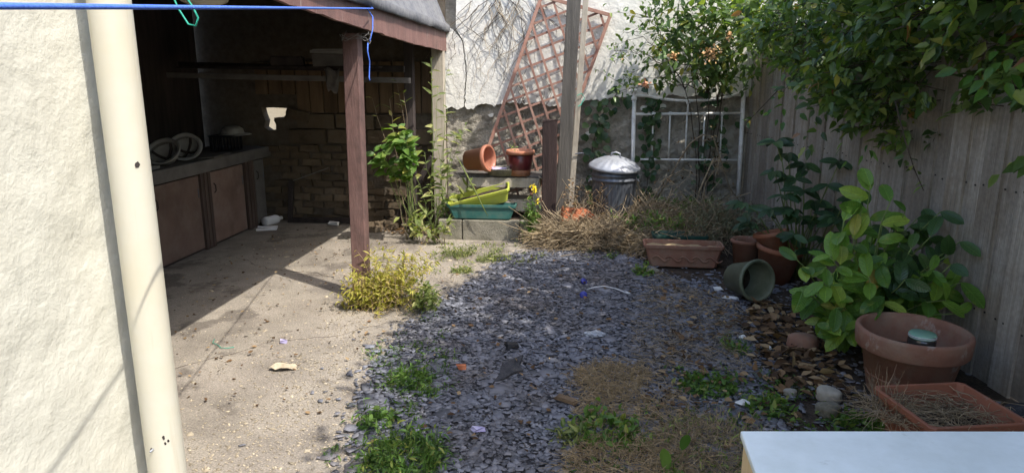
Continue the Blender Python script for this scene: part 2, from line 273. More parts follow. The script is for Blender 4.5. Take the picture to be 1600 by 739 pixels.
def tubes(P, Rd, n=3):
    """many thin bent stems at once: P (N,K,3), Rd (N,K)"""
    N, K, _ = P.shape
    T = unit(np.gradient(P, axis=1)); ref = unit(RNG.normal(size=(N, 1, 3))); X = unit(np.cross(T, ref)); Y = np.cross(T, X)
    a = np.arange(n)*2*math.pi/n
    V = P[:, :, None]+(X[:, :, None]*np.cos(a)[:, None]+Y[:, :, None]*np.sin(a)[:, None])*Rd[:, :, None, None]
    i, j = np.meshgrid(np.arange(K-1), np.arange(n), indexing='ij'); j2 = (j+1) % n
    q = np.stack([i*n+j, i*n+j2, (i+1)*n+j2, (i+1)*n+j], -1).reshape(-1, 4)
    F = (q[None]+(np.arange(N)*K*n)[:, None, None]).reshape(-1, 4)
    return V.reshape(-1, 3), F, np.repeat(RNG.random(N), len(q))
def frames(D, U):
    """rotation matrices with y along D and z near U"""
    Y = unit(D); X = unit(np.cross(Y, U)); Z = np.cross(X, Y)
    return np.stack([X, Y, Z], -1)
def leaf_template(w=.42, fold=.10, droop=.18, rows=(.28, .62), shape=(1., .85)):
    v = [(0, 0, 0)]
    for t, s in zip(rows, shape):
        z = -droop*t*t
        v += [(-w/2*s, t, z+fold*s), (0, t, z), (w/2*s, t, z+fold*s)]
    v.append((0, 1, -droop)); f = [(0, 2, 1), (0, 3, 2)]
    k = len(rows)
    for i in range(k-1):
        a = 1+3*i; b = a+3
        f += [(a, a+1, b+1), (a, b+1, b), (a+1, a+2, b+2), (a+1, b+2, b+1)]
    a = 1+3*(k-1); e = 1+3*k; f += [(a, a+1, e), (a+1, a+2, e)]
    return np.array(v, float), np.array(f)
OVAL = leaf_template(.46); NARROW = leaf_template(.26, .05, .25); ROUND = leaf_template(.72, .1, .15, (.3, .7), (1, .95))
CRISP = leaf_template(.6, .10, -.07, (.3, .62), (1, .8))
BIG = leaf_template(.42, .06, .22, (.1, .25, .45, .65, .85), (.45, .82, 1, .93, .6))
BIGROUND = leaf_template(.47, .06, .22, (.08, .22, .45, .7, .88), (.4, .78, 1, .95, .62))
def scatter(T, pos, rot, scale):
    v, f = T; pos = np.asarray(pos); N = len(pos)
    V = np.einsum('nij,kj->nki', rot, v)*np.asarray(scale).reshape(-1, 1, 1)+pos[:, None]
    F = (f[None]+(np.arange(N)*len(v))[:, None, None]).reshape(-1, f.shape[1])
    return V.reshape(-1, 3), F
def rand_leaf_frames(N, down=.25, spread=1.0, out=None):
    D = RNG.normal(size=(N, 3))*spread; D[:, 2] -= down
    if out is not None: D = D*.7+out
    U = RNG.normal(size=(N, 3))*.45; U[:, 2] += 1
    return frames(D, U)
def tag(o, label, cat, group=None, kind=None):
    o['label'] = label; o['category'] = cat
    if group: o['group'] = group
    if kind: o['kind'] = kind
    return o
def thing(name, label, cat, loc=(0, 0, 0), rz=0, group=None, rot=None):   # kind is said outright: walls count as things here
    o = bpy.data.objects.new(name, None); o.empty_display_size = .05; COL.objects.link(o)
    o.location = loc; o.rotation_euler = rot if rot else (0, 0, rz)
    return tag(o, label, cat, group, 'thing')
def struct(o): o['kind'] = 'structure'; return o
def piece(name, me, parent, loc, rot=None, scale=1.0):
    o = bpy.data.objects.new(name, me); COL.objects.link(o); o.parent = parent
    s = (scale,)*3 if isinstance(scale, (int, float)) else scale
    m = rot.to_4x4() if rot is not None else Matrix.Identity(4)
    o.matrix_basis = Matrix.Translation(loc) @ m @ Matrix.Diagonal((*s, 1)); return o
def leaf_pieces(parent, T, material, pos, rot, scale, name='leaf', smooth=True):
    """each leaf an object of its own sharing one leaf mesh"""
    me = np_mesh(name, T[0], T[1], material, None, smooth)
    for p, r, s in zip(pos, rot, np.broadcast_to(scale, (len(pos),))):
        piece(name, me, parent, p, Matrix(r.tolist()), float(s))
def curve_pts(a, b, k=6, sag=0.0, wob=0.0):
    a = np.array(a, float); b = np.array(b, float); t = np.linspace(0, 1, k)[:, None]
    p = a+(b-a)*t; p[:, 2] -= sag*4*(t[:, 0]*(1-t[:, 0])); 
    if wob: p[1:-1] += RNG.normal(size=(k-2, 3))*wob
    return p
def inpoly(P, poly):
    poly = np.asarray(poly); x, y = P[:, 0], P[:, 1]; ins = np.zeros(len(P), bool); j = len(poly)-1
    for i in range(len(poly)):
        xi, yi = poly[i]; xj, yj = poly[j]
        c = ((yi > y) != (yj > y)) & (x < (xj-xi)*(y-yi)/(yj-yi+1e-12)+xi); ins ^= c; j = i
    return ins
def smoothnoise(x, y, s=1.0, seed=0):
    r = np.random.default_rng(seed); z = np.zeros_like(x, dtype=float)
    for k in range(1, 15):
        th, c = r.uniform(0, 6.283, 2); fq = 1.2+k*.75; z += np.sin((math.cos(th)*x+math.sin(th)*y)*fq*s+c)/fq**.6
    return z/2.5

# ------------------------------------------------------------------ the setting: ground, slab, slate bed
def sheet(name, poly, z, material):
    me = bpy.data.meshes.new(name); me.from_pydata([(x, y, z) for x, y in poly], [], [tuple(range(len(poly)))]); me.materials.append(MATS[material]); me.update()
    return struct(link(bpy.data.objects.new(name, me)))
def jag(poly, step=.08, amp=.03):
    out = []
    for i in range(len(poly)):
        a = np.array(poly[i]); b = np.array(poly[(i+1) % len(poly)]); k = max(1, int(np.linalg.norm(b-a)/step))
        for t in range(k):
            p = a+(b-a)*t/k
            if t: p = p+RNG.normal(size=2)*amp
            out.append(tuple(p))
    return out
sheet('ground', [(-40, -40), (40, -40), (40, 40), (-40, 40)], 0.0, 'soil')
SLAB = [(-4.3, 1.2), (-.72, 1.2), (-.78, 2.2), (-.86, 2.6), (-.98, 3.1), (-1.1, 3.6), (-1.0, 4.2), (-.85, 4.8), (-.70, 5.4), (-.55, 5.95), (-.42, 6.3), (-.40, 6.6), (-1.4, 6.6), (-1.4, 7.35), (-4.3, 7.35)]
sheet('concrete_slab', jag(SLAB, .1, .035), .004, 'concrete')
for pts in ([(-3.0, 5.6), (-2.5, 5.25), (-2.1, 5.2), (-1.7, 4.9)], [(-2.2, 3.3), (-1.8, 3.75), (-1.5, 3.85), (-1.15, 4.2)], [(-2.4, 6.6), (-2.1, 6.1), (-2.2, 5.6)]):
    pp = np.array(pts); uu = np.linspace(0, len(pp)-1, 26); q = np.stack([np.interp(uu, np.arange(len(pp)), pp[:, c]) for c in (0, 1)], -1)+RNG.normal(size=(26, 2))*.012
    MB().tube([(x, y, .0035) for x, y in q], [.0012+.0022*random.random() for _ in q], 4).build('crack', 'soil', bpy.data.objects['concrete_slab'])
SLATE = [(-.62, 1.9), (-.80, 2.2), (-.90, 2.5), (-.99, 2.9), (-1.10, 3.4), (-1.10, 3.9), (-1.0, 4.3), (-.84, 4.9), (-.70, 5.5), (-.58, 5.95), (-.30, 6.2), (.35, 6.15), (.6, 5.5), (.95, 5.15), (1.10, 4.8), (1.05, 4.2), (1.0, 3.7), (.95, 3.3), (.9, 2.8), (.85, 1.9)]
sheet('slate_bed', jag(SLATE, .07, .03), .008, 'slate_dust')

# raised soil at the foot of the back wall
gx_, gy_ = np.meshgrid(np.linspace(-1.40, 2.4, 96), np.linspace(5.5, 7.3, 50), indexing='ij')
y0 = np.where(gx_ < -.42, 6.50, np.interp(gx_, [-.42, 0, .6, 1.2, 2.4], [6.35, 6.3, 6.1, 5.7, 5.5]))
w0 = np.where(gx_ < -.42, .06, .45)
t = np.clip((gy_-y0)/w0, 0, 1); h = .21*t*t*(3-2*t)+.012*smoothnoise(gx_*4, gy_*4, 1, 3)*t-.012
V = np.stack([gx_, gy_, h], -1).reshape(-1, 3); nx, ny = gx_.shape
i, j = np.meshgrid(np.arange(nx-1), np.arange(ny-1), indexing='ij')
F = np.stack([i*ny+j, (i+1)*ny+j, (i+1)*ny+j+1, i*ny+j+1], -1).reshape(-1, 4)
struct(np_obj('raised_bed', V, F, 'soil', None, None, True, None))
def bed_z(x, y):
    yy = 6.5 if x < -.42 else float(np.interp(x, [-.42, 0, .6, 1.2, 2.4], [6.35, 6.3, 6.1, 5.7, 5.5])); w = .06 if x < -.42 else .45
    t = min(max((y-yy)/w, 0), 1); return .21*t*t*(3-2*t)

# slate chippings: thin irregular flakes lying over one another
def chips(N, poly, zone, size, zmax, seed, soft=.06):
    r = np.random.default_rng(seed)
    P = np.stack([r.uniform(zone[0], zone[1], N), r.uniform(zone[2], zone[3], N)], -1)
    P = P[inpoly(P+r.normal(size=P.shape)*soft, poly)]; n = len(P); k = 6
    a = (np.arange(k)*2*math.pi/k)[None]+r.uniform(-.35, .35, (n, k)); el = r.uniform(.45, .95, (n, 1)); rad = r.uniform(.6, 1.15, (n, k))
    s = size*r.lognormal(0, .42, (n, 1))
    x = np.cos(a)*rad*s; y = np.sin(a)*rad*s*el; th = r.uniform(.04, .11, (n, 1))*s
    top = np.stack([x*.93, y*.93, np.repeat(th, k, 1)], -1); bot = np.stack([x, y, np.repeat(-th*.6, k, 1)], -1)
    L = np.concatenate([top, bot], 1)
    tilt = np.clip(r.normal(0, .14, (n, 2)), -.45, .45); yaw = r.uniform(0, 6.283, n)
    Z = unit(np.stack([tilt[:, 0], tilt[:, 1], np.ones(n)], -1)); X = np.stack([np.cos(yaw), np.sin(yaw), np.zeros(n)], -1); Y = unit(np.cross(Z, X)); X = np.cross(Y, Z)
    M = np.stack([X, Y, Z], -1); z = .010+r.random(n)**1.5*zmax
    V = np.einsum('nij,nkj->nki', M, L)+np.concatenate([P, z[:, None]], 1)[:, None]
    tri = [(0, q, q+1) for q in range(1, k-1)]
    for q in range(k):
        q2 = (q+1) % k; tri += [(k+q, k+q2, q2), (k+q, q2, q)]
    tri = np.array(tri); F = (tri[None]+(np.arange(n)*2*k)[:, None, None]).reshape(-1, 3)
    return V.reshape(-1, 3), F, np.repeat(r.random(n), len(tri))
V1, F1, r1 = chips(54000, SLATE, (-1.3, 1.4, 1.9, 6.3), .0128, .014, 11)
V2, F2, r2 = chips(3200, SLATE, (-1.5, 1.6, 1.9, 6.3), .018, .004, 12, .22)
Vb, Fb, rb_ = chips(1900, SLATE, (-1.3, 1.4, 1.9, 6.3), .026, .014, 14); V2, F2, r2 = np.concatenate([V2, Vb]), np.concatenate([F2, Fb+len(V2)]), np.concatenate([r2, rb_])
V3, F3, r3 = chips(2600, [(.9, 2.4), (1.95, 2.4), (2.0, 4.2), (1.6, 5.6), (.9, 5.4)], (.8, 2.1, 2.3, 5.7), .015, .006, 13, .15)
o = np_obj('slate_chippings', np.concatenate([V1, V2, V3]), np.concatenate([F1, F2+len(V1), F3+len(V1)+len(V2)]), 'slate', None, np.concatenate([r1, r2, r3]))
tag(o, 'blue grey slate chippings covering the middle of the yard', 'gravel', None, 'stuff')
# grit and crumbs on the concrete
GP = [(-2.2, 1.6), (-.75, 1.9), (-.95, 3.1), (-1.0, 4.2), (-.6, 5.9), (-.6, 6.4), (-2.4, 6.6), (-3.2, 6.9), (-2.4, 4)]
V1, F1, r1 = chips(11000, GP, (-3.3, -.4, 1.6, 7), .0042, .001, 21, .2)
V2, F2, r2 = chips(900, GP, (-3.3, -.4, 1.6, 7), .009, .001, 22, .2)
V3, F3, r3 = chips(16000, [(-1.75, 2.0), (-.8, 2.0), (-1.0, 3.0), (-1.05, 4.2), (-.65, 5.9), (-1.0, 6.1), (-1.2, 5.0), (-1.55, 4.1), (-1.5, 3.0)], (-1.9, -.5, 1.9, 6.2), .0048, .002, 23, .16)
keep = np.concatenate([V1, V2, V3]); keep[:, 2] -= .004
o = np_obj('grit', keep, np.concatenate([F1, F2+len(V1), F3+len(V1)+len(V2)]), 'grit', None, np.concatenate([r1, r2, r3]))
tag(o, 'pale grit and crumbs strewn over the concrete', 'grit', None, 'stuff')

# ------------------------------------------------------------------ house corner on the left, drainpipe
WX = -1.386
hw = thing('house_wall', 'cream roughcast house wall filling the left edge', 'wall', (WX, 0, 0))
# street-side face with slow undulation, then the return and the top
ys, zs = np.linspace(-1.5, 2.03, 150), np.linspace(-.02, 3.4, 150)
a, b = np.meshgrid(ys, zs, indexing='ij'); und = .006*smoothnoise(a*2, b*2, 1, 5)+.0025*smoothnoise(a*9, b*9, 1, 6)+.0012*smoothnoise(a*30+b*9, b*30-a*7, 1, 8)
und[-1] = 0; und[-2] *= .4
V = np.stack([und, a, b], -1).reshape(-1, 3); n1, n2 = a.shape
i, j = np.meshgrid(np.arange(n1-1), np.arange(n2-1), indexing='ij'); F = np.stack([i*n2+j, (i+1)*n2+j, (i+1)*n2+j+1, i*n2+j+1], -1).reshape(-1, 4)
np_obj('plaster_face', V, F, 'render_cream', hw, None, True, None)
MB().box((-1.46, .25, 1.69), (2.88, 3.56, 3.42)).build('wall_body', 'render_cream', hw)
cr = MB().tube([(.006+RNG.normal()*.0015, 1.90+RNG.normal()*.004, z) for z in np.linspace(.30, .62, 14)], [.0012]*14, 4).build('crack', 'slate_dust', hw)

dp = thing('drainpipe', 'cream plastic drainpipe standing off the corner of the house wall', 'drainpipe', (-1.287, 1.85, 0))
MB().lathe([(.055, -.02), (.055, 3.4)], 40).build('pipe', 'pvc_cream', dp, True)
for z in (.12, 2.5): MB().lathe([(.058, z-.02), (.061, z-.018), (.061, z+.018), (.058, z+.02)], 40).box((-.075, 0, z), (.05, .05, .036)).build('bracket', 'pvc_cream', dp, True)
for (aa, z, s) in ((-35, 1.31, .008), (-42, .46, .004), (-55, .475, .005), (-52, .455, .004), (-95, .44, .004)):
    ca, sa = math.cos(R(aa)), math.sin(R(aa)); m = Matrix(((-sa, 0, ca), (ca, 0, sa), (0, 1, 0)))
    pts = [m @ Vector((s*random.uniform(.5, 1.1)*math.cos(k), s*1.5*random.uniform(.5, 1.1)*math.sin(k), 0)) for k in np.linspace(0, 5.6, 8)]
    c0 = Vector((.0552*ca, .0552*sa, z)); q = MB(); q.add([p+c0 for p in pts]+[p+c0+Vector((ca, sa, 0))*.0012 for p in pts], [tuple(range(8, 16))]+[(k, (k+1) % 8, 8+(k+1) % 8, 8+k) for k in range(8)])
    q.build('paint_chip', 'dark_timber', dp)
MB().tube([(.0, -.052, .44), (.0, -.07, .44)], [.0035, .003], 8).build('screw', 'galvanised', dp, True)

# ------------------------------------------------------------------ lean-to shed
sh = thing('lean_to_shed', 'open fronted brown lean-to shed with felt roof', 'shed', (-1.4, 2.12, 0))
def S(x, y, z): return (x+1.4, y-2.12, z)
def fascia_z(y): return np.interp(y, [2.12, 3.2, 4.68, 5.8, 7.2], [1.93, 1.89, 1.842, 1.815, 1.80])
# fascia board with a slight sag, bottom edge ragged
ys = np.linspace(2.12, 7.19, 60); v = []; f = []
for k, y in enumerate(ys):
    zb = fascia_z(y)+RNG.normal()*.0025; zt = 2.035
    v += [S(-1.425, y, zb), S(-1.40, y, zb), S(-1.40, y, zt), S(-1.425, y, zt)]
    if k:
        p = 4*(k-1); q = 4*k
        f += [(p+e, q+e, q+(e+1) % 4, p+(e+1) % 4) for e in range(4)]
f += [(0, 1, 2, 3), (len(v)-1, len(v)-2, len(v)-3, len(v)-4)]
MB().add(v, f).build('fascia_board', 'brown_paint', sh)
# felt roof: drip edge, steep lower skirt, then shallow
prof = [(-1.37, 1.985), (-1.362, 1.99), (-1.362, 2.055), (-1.40, 2.075), (-1.60, 2.56), (-4.25, 2.85), (-4.25, 2.80), (-1.62, 2.50), (-1.44, 2.04), (-1.385, 2.03), (-1.376, 1.985)]
ys = np.linspace(2.11, 7.2, 44); v = []; f = []; K = len(prof)
for k, y in enumerate(ys):
    for e, (x, z) in enumerate(prof):
        dz = RNG.normal()*.004 if e in (0, 1, 9, 10) else .006*math.sin(y*4+e)
        v.append(S(x+RNG.normal()*.002, y, z+dz+(.03 if y < 3 else 0)*0))
    if k: f += [((k-1)*K+e, (k-1)*K+(e+1) % K, k*K+(e+1) % K, k*K+e) for e in range(K)]
f += [tuple(range(K)), tuple(reversed(range((len(ys)-1)*K, len(ys)*K)))]
MB().add(v, f).build('roof_felt', 'felt', sh, True)
MB().tube([S(-1.50, 6.3, 2.34), S(-1.47, 6.38, 2.27), S(-1.46, 6.55, 2.25), S(-1.47, 6.72, 2.27), S(-1.52, 6.78, 2.38)], .006, 6).build('loose_cord', 'grey_wire', sh, True)
q = MB().beam(S(-1.56, 4.64, 0), S(-1.545, 4.66, 1.83), .105, .105, (0, 1, 0)); q.build('post', 'brown_post', sh, bevel=.006)
MB().beam(S(-1.47, 7.05, 0), S(-1.46, 7.05, 1.86), .12, .10, (0, 1, 0)).build('post', 'pale_timber', sh, bevel=.006)['label'] = 'pale weathered post against the back wall'
MB().beam(S(-1.74, 6.9, 0), S(-1.72, 6.9, 2.0), .09, .09, (0, 1, 0)).build('post', 'dark_timber', sh, bevel=.006)
MB().beam(S(-1.9, 6.95, .12), S(-1.52, 6.95, .75), .06, .05, (0, 1, 0)).build('brace', 'dark_timber', sh)
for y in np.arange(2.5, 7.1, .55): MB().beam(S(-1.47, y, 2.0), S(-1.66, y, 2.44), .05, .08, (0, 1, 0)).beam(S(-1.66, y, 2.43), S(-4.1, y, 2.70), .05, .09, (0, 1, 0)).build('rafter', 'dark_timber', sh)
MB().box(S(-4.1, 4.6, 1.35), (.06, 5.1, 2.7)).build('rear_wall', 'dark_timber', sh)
MB().beam(S(-3.95, 6.42, 1.565), S(-1.6, 6.42, 1.515), .05, .085, (0, 1, 0)).build('beam', 'worktop_grey', sh, bevel=.004)
MB().beam(S(-3.95, 6.62, 1.66), S(-1.7, 6.62, 1.62), .06, .05, (0, 1, 0)).build('beam', 'dark_timber', sh, bevel=.004)
for k in range(3): MB().box(S(-2.9, 6.50+.12*k, 1.635+.004*k), (2.0, .10, .018)).build('shelf_board', 'dark_timber', sh)
# tarp hung on the rear wall high up
q = MB(); n = 14
for k in range(n):
    for e in range(6): q.v.append(S(-4.04+.02*math.sin(k*1.7+e), 3.9+k*.12, 1.45+e*.2))
q.f = [(k*6+e, (k+1)*6+e, (k+1)*6+e+1, k*6+e+1) for k in range(n-1) for e in range(5)]
q.build('hung_tarp', 'green_tarp', sh, True)

# far end wall of the shed: bricks below, big stones, then upright boards; a ragged hole
bw = thing('brick_wall', 'old brown brick end wall inside the shed with a ragged hole', 'wall', (-2.8, 7.2, 0))
def prism(poly, ya, yb, name, material, parent, holes=(), bevel=0, loc=(0, 0, 0)):
    bm = bmesh.new(); edges = []
    for loop in [poly]+list(holes):
        vs_ = [bm.verts.new((x, ya, z)) for x, z in loop]; edges += [bm.edges.new((vs_[k], vs_[(k+1) % len(vs_)])) for k in range(len(vs_))]
    bmesh.ops.triangle_fill(bm, use_beauty=True, edges=edges)
    g = bmesh.ops.extrude_face_region(bm, geom=bm.faces[:]); bmesh.ops.translate(bm, verts=[e for e in g['geom'] if isinstance(e, bmesh.types.BMVert)], vec=(0, yb-ya, 0))
    bmesh.ops.recalc_face_normals(bm, faces=bm.faces[:])
    me = bpy.data.meshes.new(name); bm.to_mesh(me); bm.free(); me.materials.append(MATS[material])
    o = link(bpy.data.objects.new(name, me), parent); o.location = loc; return o
HOLE = [(-3.435, 1.235), (-3.40, 1.225), (-3.30, 1.228), (-3.15, 1.222), (-3.165, 1.19), (-3.17, 1.15), (-3.205, 1.115), (-3.25, 1.125), (-3.30, 1.12), (-3.305, 1.09), (-3.285, 1.05), (-3.29, .99), (-3.37, .985), (-3.42, 1.02), (-3.40, 1.09), (-3.425, 1.16)]
prism([(x+2.8, z) for x, z in [(-4.2, -.02), (-1.42, -.02), (-1.42, 2.72), (-4.2, 2.86)]], .02, .14, 'mortar_core', 'mortar', bw, [[(x+2.8, z) for x, z in HOLE]])
bms = [MB().box((0, 0, 0), (random.uniform(.17, .222), .05, random.uniform(.055, .070)), jit=.009).mesh('brick', 'old_brick') for _ in range(9)]
for c in range(11):
    x = -3.36+(.11 if c % 2 else 0)
    while x < -1.5:
        (random.random() < .88) and piece('brick', random.choice(bms), bw, (x+2.8+random.uniform(-.015, .015), random.uniform(-.004, .024), .04+c*.076+random.uniform(-.005, .005)), Matrix.Rotation(random.uniform(-.05, .05), 3, 'Y')); x += .228
st1 = MB().box((0, 0, 0), (.40, .06, .15), jit=.012).mesh('stone', 'old_brick')
for c, z in enumerate((.93, 1.09)):
    for k in range(5):
        x = -2.93+k*.43+(.1 if c else 0)
        if x < -1.6: piece('stone', st1, bw, (x+2.8, random.uniform(-.01, .01), z), Matrix.Rotation(random.uniform(-.03, .03), 3, 'Y'))
piece('stone', st1, bw, (-3.0+2.8, -.025, 1.15), Matrix.Rotation(.2, 3, 'Y'), (.55, 1, .7))
bd = MB().box((0, 0, 0), (.132, .025, .52), jit=.004).mesh('board', 'tan_timber')
for k in range(13):
    x = -3.40+k*.15; s = 1.0 if k > 2 else .62
    piece('board', bd, bw, (x+2.8, random.uniform(-.012, .004), 1.44+(.09 if s < 1 else -.0)), Matrix.Rotation(random.uniform(-.02, .02), 3, 'Y'), (1, 1, s))
nw = thing('neighbour_wall', 'sunlit cream wall seen through the hole in the shed end', 'wall', (-3.2, 8.7, 0))
MB().box((0, .1, 1.0), (4, .2, 2.0)).build('plaster_face', 'far_wall', nw)

# ------------------------------------------------------------------ back garden wall: render coat over old stone
gw = thing('garden_wall', 'white rendered back wall with render broken off the stone base', 'wall', (0, 7.2, 0))
a, b = np.meshgrid(np.linspace(-1.42, 2.5, 170), np.linspace(-.02, 1.5, 70), indexing='ij')
d = .02*smoothnoise(a*6, b*7, 1, 9)+.012*smoothnoise(a*17+b*5, b*19, 1, 10)+RNG.normal(size=a.shape)*.004
V = np.stack([a, .03-d, b], -1).reshape(-1, 3); n1, n2 = a.shape
i, j = np.meshgrid(np.arange(n1-1), np.arange(n2-1), indexing='ij'); F = np.stack([i*n2+j, (i+1)*n2+j, (i+1)*n2+j+1, i*n2+j+1], -1).reshape(-1, 4)
np_obj('stone_base', V, F, 'old_stone', gw, None, True, None)
MB().box((.54, .22, 1.65), (3.92, .30, 3.3)).build('wall_body', 'old_stone', gw)
xs = np.arange(-1.20, 2.5, .022); low = np.interp(xs, [-1.2, -1.0, -.6, -.2, .1, .5, 2.5], [1.235, 1.27, 1.295, 1.245, 1.32, 1.36, 1.37])+RNG.normal(size=len(xs))*.007+.012*np.sin(xs*23)
crack = [(-1.215+.012*math.sin(z*9)+RNG.normal()*.005, z) for z in np.linspace(1.25, 1.92, 22)]
rightp = [(float(x), float(z)) for x, z in zip(xs, low)]+[(2.5, 3.3), (-1.26, 3.3), (-1.30, 2.02)]+[(x+.006, z) for x, z in reversed(crack)]
leftp = [(-1.42, 1.22), (-1.36, 1.25), (-1.30, 1.215), (-1.245, 1.24)]+[(x-.007, z) for x, z in crack]+[(-1.34, 2.02), (-1.42, 2.05)]
prism(rightp, -.02, .05, 'render_coat', 'render_white', gw); prism(leftp, -.015, .05, 'render_coat', 'render_white', gw)
for (x, z, s) in ((.62, 1.24, .05), (.80, 1.26, .035), (-.95, 1.16, .03), (-.2, 1.12, .04), (.05, .98, .03)):
    prism([(x+s*random.uniform(.6, 1.2)*math.cos(k), z+s*.8*random.uniform(.6, 1.2)*math.sin(k)) for k in np.linspace(0, 5.6, 9)], -.012, .04, 'render_patch', 'render_white', gw)

# ------------------------------------------------------------------ fence on the right
FA = Vector((1.65, 7.2, 0)); FU = Vector((.48, -3.7, 0)).normalized(); FN = Vector((-FU.y, FU.x, 0))*-1       # FN points into the yard
if FN.x > 0: FN = -FN
def fence_x(y): return 1.65+(7.2-y)*(.48/3.7)
fe = thing('board_fence', 'tall weathered grey board fence along the right side', 'fence', FA)
fm = Matrix((FU, FN, (0, 0, 1))).transposed()
fb = [MB().box((0, 0, .975), (.140, .018, 1.95), jit=.0015).mesh('board', 'grey_timber') for _ in range(4)]
L_ = 6.3; k = 0; s = .07
while s < L_:
    piece('board', random.choice(fb), fe, FU*s+FN*(.016 if k % 2 else .002)+Vector((0, 0, random.uniform(-.02, .01))), fm @ Matrix.Rotation(random.uniform(-.006, .006), 3, 'Y')); s += .137; k += 1
for z in (.35, 1.0, 1.65): MB().beam(FU*0-FN*.035+Vector((0, 0, z)), FU*L_-FN*.035+Vector((0, 0, z)), .08, .04).build('rail', 'grey_timber', fe)
nl = MB()
for s in np.arange(.07, L_, .137):
    for z in (.35, 1.0, 1.65):
        for e in (-.035, .035): nl.box(FU*(s+e+random.uniform(-.01, .01))+FN*random.uniform(.018, .027)+Vector((0, 0, z+random.uniform(-.015, .015))), (.008, .004, .008), fm)
nl.build('nails', 'dark_timber', fe, kind='stuff')
for s in np.arange(.05, L_, 1.8): MB().box(FU*s-FN*.11+Vector((0, 0, 1.0)), (.09, .09, 2.0), fm).build('fence_post', 'grey_timber', fe)

# ------------------------------------------------------------------ inside the shed: cabinets and what lies on them
cb = thing('workbench', 'old brown kitchen cabinets under a grey worktop inside the shed', 'workbench', (-3.39, 5.0, 0))
def B(x, y, z): return (x+3.39, y-5.0, z)
MB().box(B(-3.70, 5.6, .79), (.66, 3.55, .055)).box(B(-3.385, 5.6, .765), (.035, 3.55, .11)).build('worktop', 'worktop_grey', cb, bevel=.006)
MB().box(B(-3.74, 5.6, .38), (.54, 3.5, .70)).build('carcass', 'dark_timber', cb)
for (ya, yb, m) in ((3.95, 4.65, 'cabinet_brown'), (4.72, 5.05, 'cabinet_brown'), (5.10, 5.80, 'cabinet_brown'), (6.0, 6.62, 'cabinet_brown'), (6.86, 7.08, 'worktop_grey')):
    d_ = MB().box(B(-3.405, (ya+yb)/2, .365), (.02, yb-ya-.008, .66)).build('door', m, cb, bevel=.003)
    MB().tube([B(-3.392, yb-.03, .50), B(-3.392, yb-.03, .58)], .005, 6).build('hinge', 'galvanised_old', d_)
    MB().tube([B(-3.392, ya+.04, .50), B(-3.375, ya+.04, .52), B(-3.375, ya+.04, .57), B(-3.392, ya+.04, .59)], .005, 6).build('handle', 'dark_timber', d_)
for y in (4.685, 5.075, 5.84, 5.90, 5.96, 6.68, 6.75, 6.81): MB().box(B(-3.40, y, .36), (.03, .045, .70)).build('stile', 'cabinet_frame', cb, bevel=.003)
MB().box(B(-3.45, 5.6, .02), (.03, 3.4, .04)).build('plinth', 'dark_timber', cb)
# two upturned hard hats
def helmet(loc, rot, label):
    t = thing('hard_hat', label, 'helmet', loc, 0, 'upturned hard hats on the worktop', rot)
    pr_ = [(.004, 0), (.05, .008), (.09, .035), (.113, .08), (.122, .125), (.138, .135), (.14, .128), (.126, .118), (.116, .08), (.092, .042), (.05, .014), (.004, .006)]
    q = MB().lathe(pr_, 28, lambda i, a: .18*max(0, math.cos(a)) if i in (5, 6) else .02*math.cos(2*a)); q.build('shell', 'helmet_white', t, True)
    for aa in (25, 110):
        c_, s_ = math.cos(R(aa)), math.sin(R(aa))
        MB().tube([(r_*c_, r_*s_, z) for r_, z in ((-.110, .10), (-.085, .055), (-.045, .028), (0, .02), (.045, .028), (.085, .055), (.110, .10))], .012, 6).build('harness_strap', 'dark_timber', t, True)
    MB().lathe([(.110, .085), (.114, .085), (.114, .11), (.110, .11)], 24).build('headband', 'worktop_grey', t)
helmet((-3.53, 5.60, .850), (R(38), R(22), -.4), 'upturned white hard hat on the worktop, nearer of the two')
helmet((-3.60, 6.02, .862), (R(44), R(30), -.2), 'upturned white hard hat on the worktop, behind the other one')
t = thing('plastic_crate', 'small black slatted plastic basket at the far end of the worktop', 'basket', (-3.60, 6.72, .818))
MB().box((0, 0, .006), (.24, .20, .012)).build('base', 'black_plastic', t)
for sx in (-.12, .12):
    for k in range(6): MB().box((sx, -.09+k*.036, .075), (.006, .012, .14)).build('slat', 'black_plastic', t)
for sy in (-.10, .10):
    for k in range(7): MB().box((-.105+k*.035, sy, .075), (.012, .006, .14)).build('slat', 'black_plastic', t)
MB().box((0, -.1, .15), (.26, .014, .02)).box((0, .1, .15), (.26, .014, .02)).box((-.122, 0, .15), (.014, .19, .02)).box((.122, 0, .15), (.014, .19, .02)).build('rim', 'black_plastic', t)
t = thing('sun_hat', 'greyish cloth hat lying on the black basket', 'hat', (-3.55, 6.78, .98), .4)
MB().lathe([(.105, 0), (.11, .01), (.10, .05), (.07, .075), (.03, .085), (.002, .086)], 24, lambda i, a: .05*math.sin(3*a)).build('crown', 'helmet_white', t, True)
MB().lathe([(.10, .004), (.14, -.006), (.141, -.002), (.10, .01)], 20, lambda i, a: .3*max(0, math.cos(a))).build('brim', 'helmet_white', t, True)
tag(MB().box((0, 0, 0), (.06, .52, .025)).box((0, -.2, .014), (.05, .03, .004)).box((0, .2, .014), (.05, .03, .004)).build('batten', 'helmet_white', None, bevel=.003, loc=(-3.46, 5.05, .832)), 'pale batten lying along the worktop edge beside the pipe', 'batten')
t = thing('wooden_board', 'thin dark offcut of board lying before the hard hats', 'board', (-3.45, 6.2, .822), .15); MB().box((0, 0, .006), (.16, .42, .010), jit=.006).build('panel', 'worktop_grey', t)
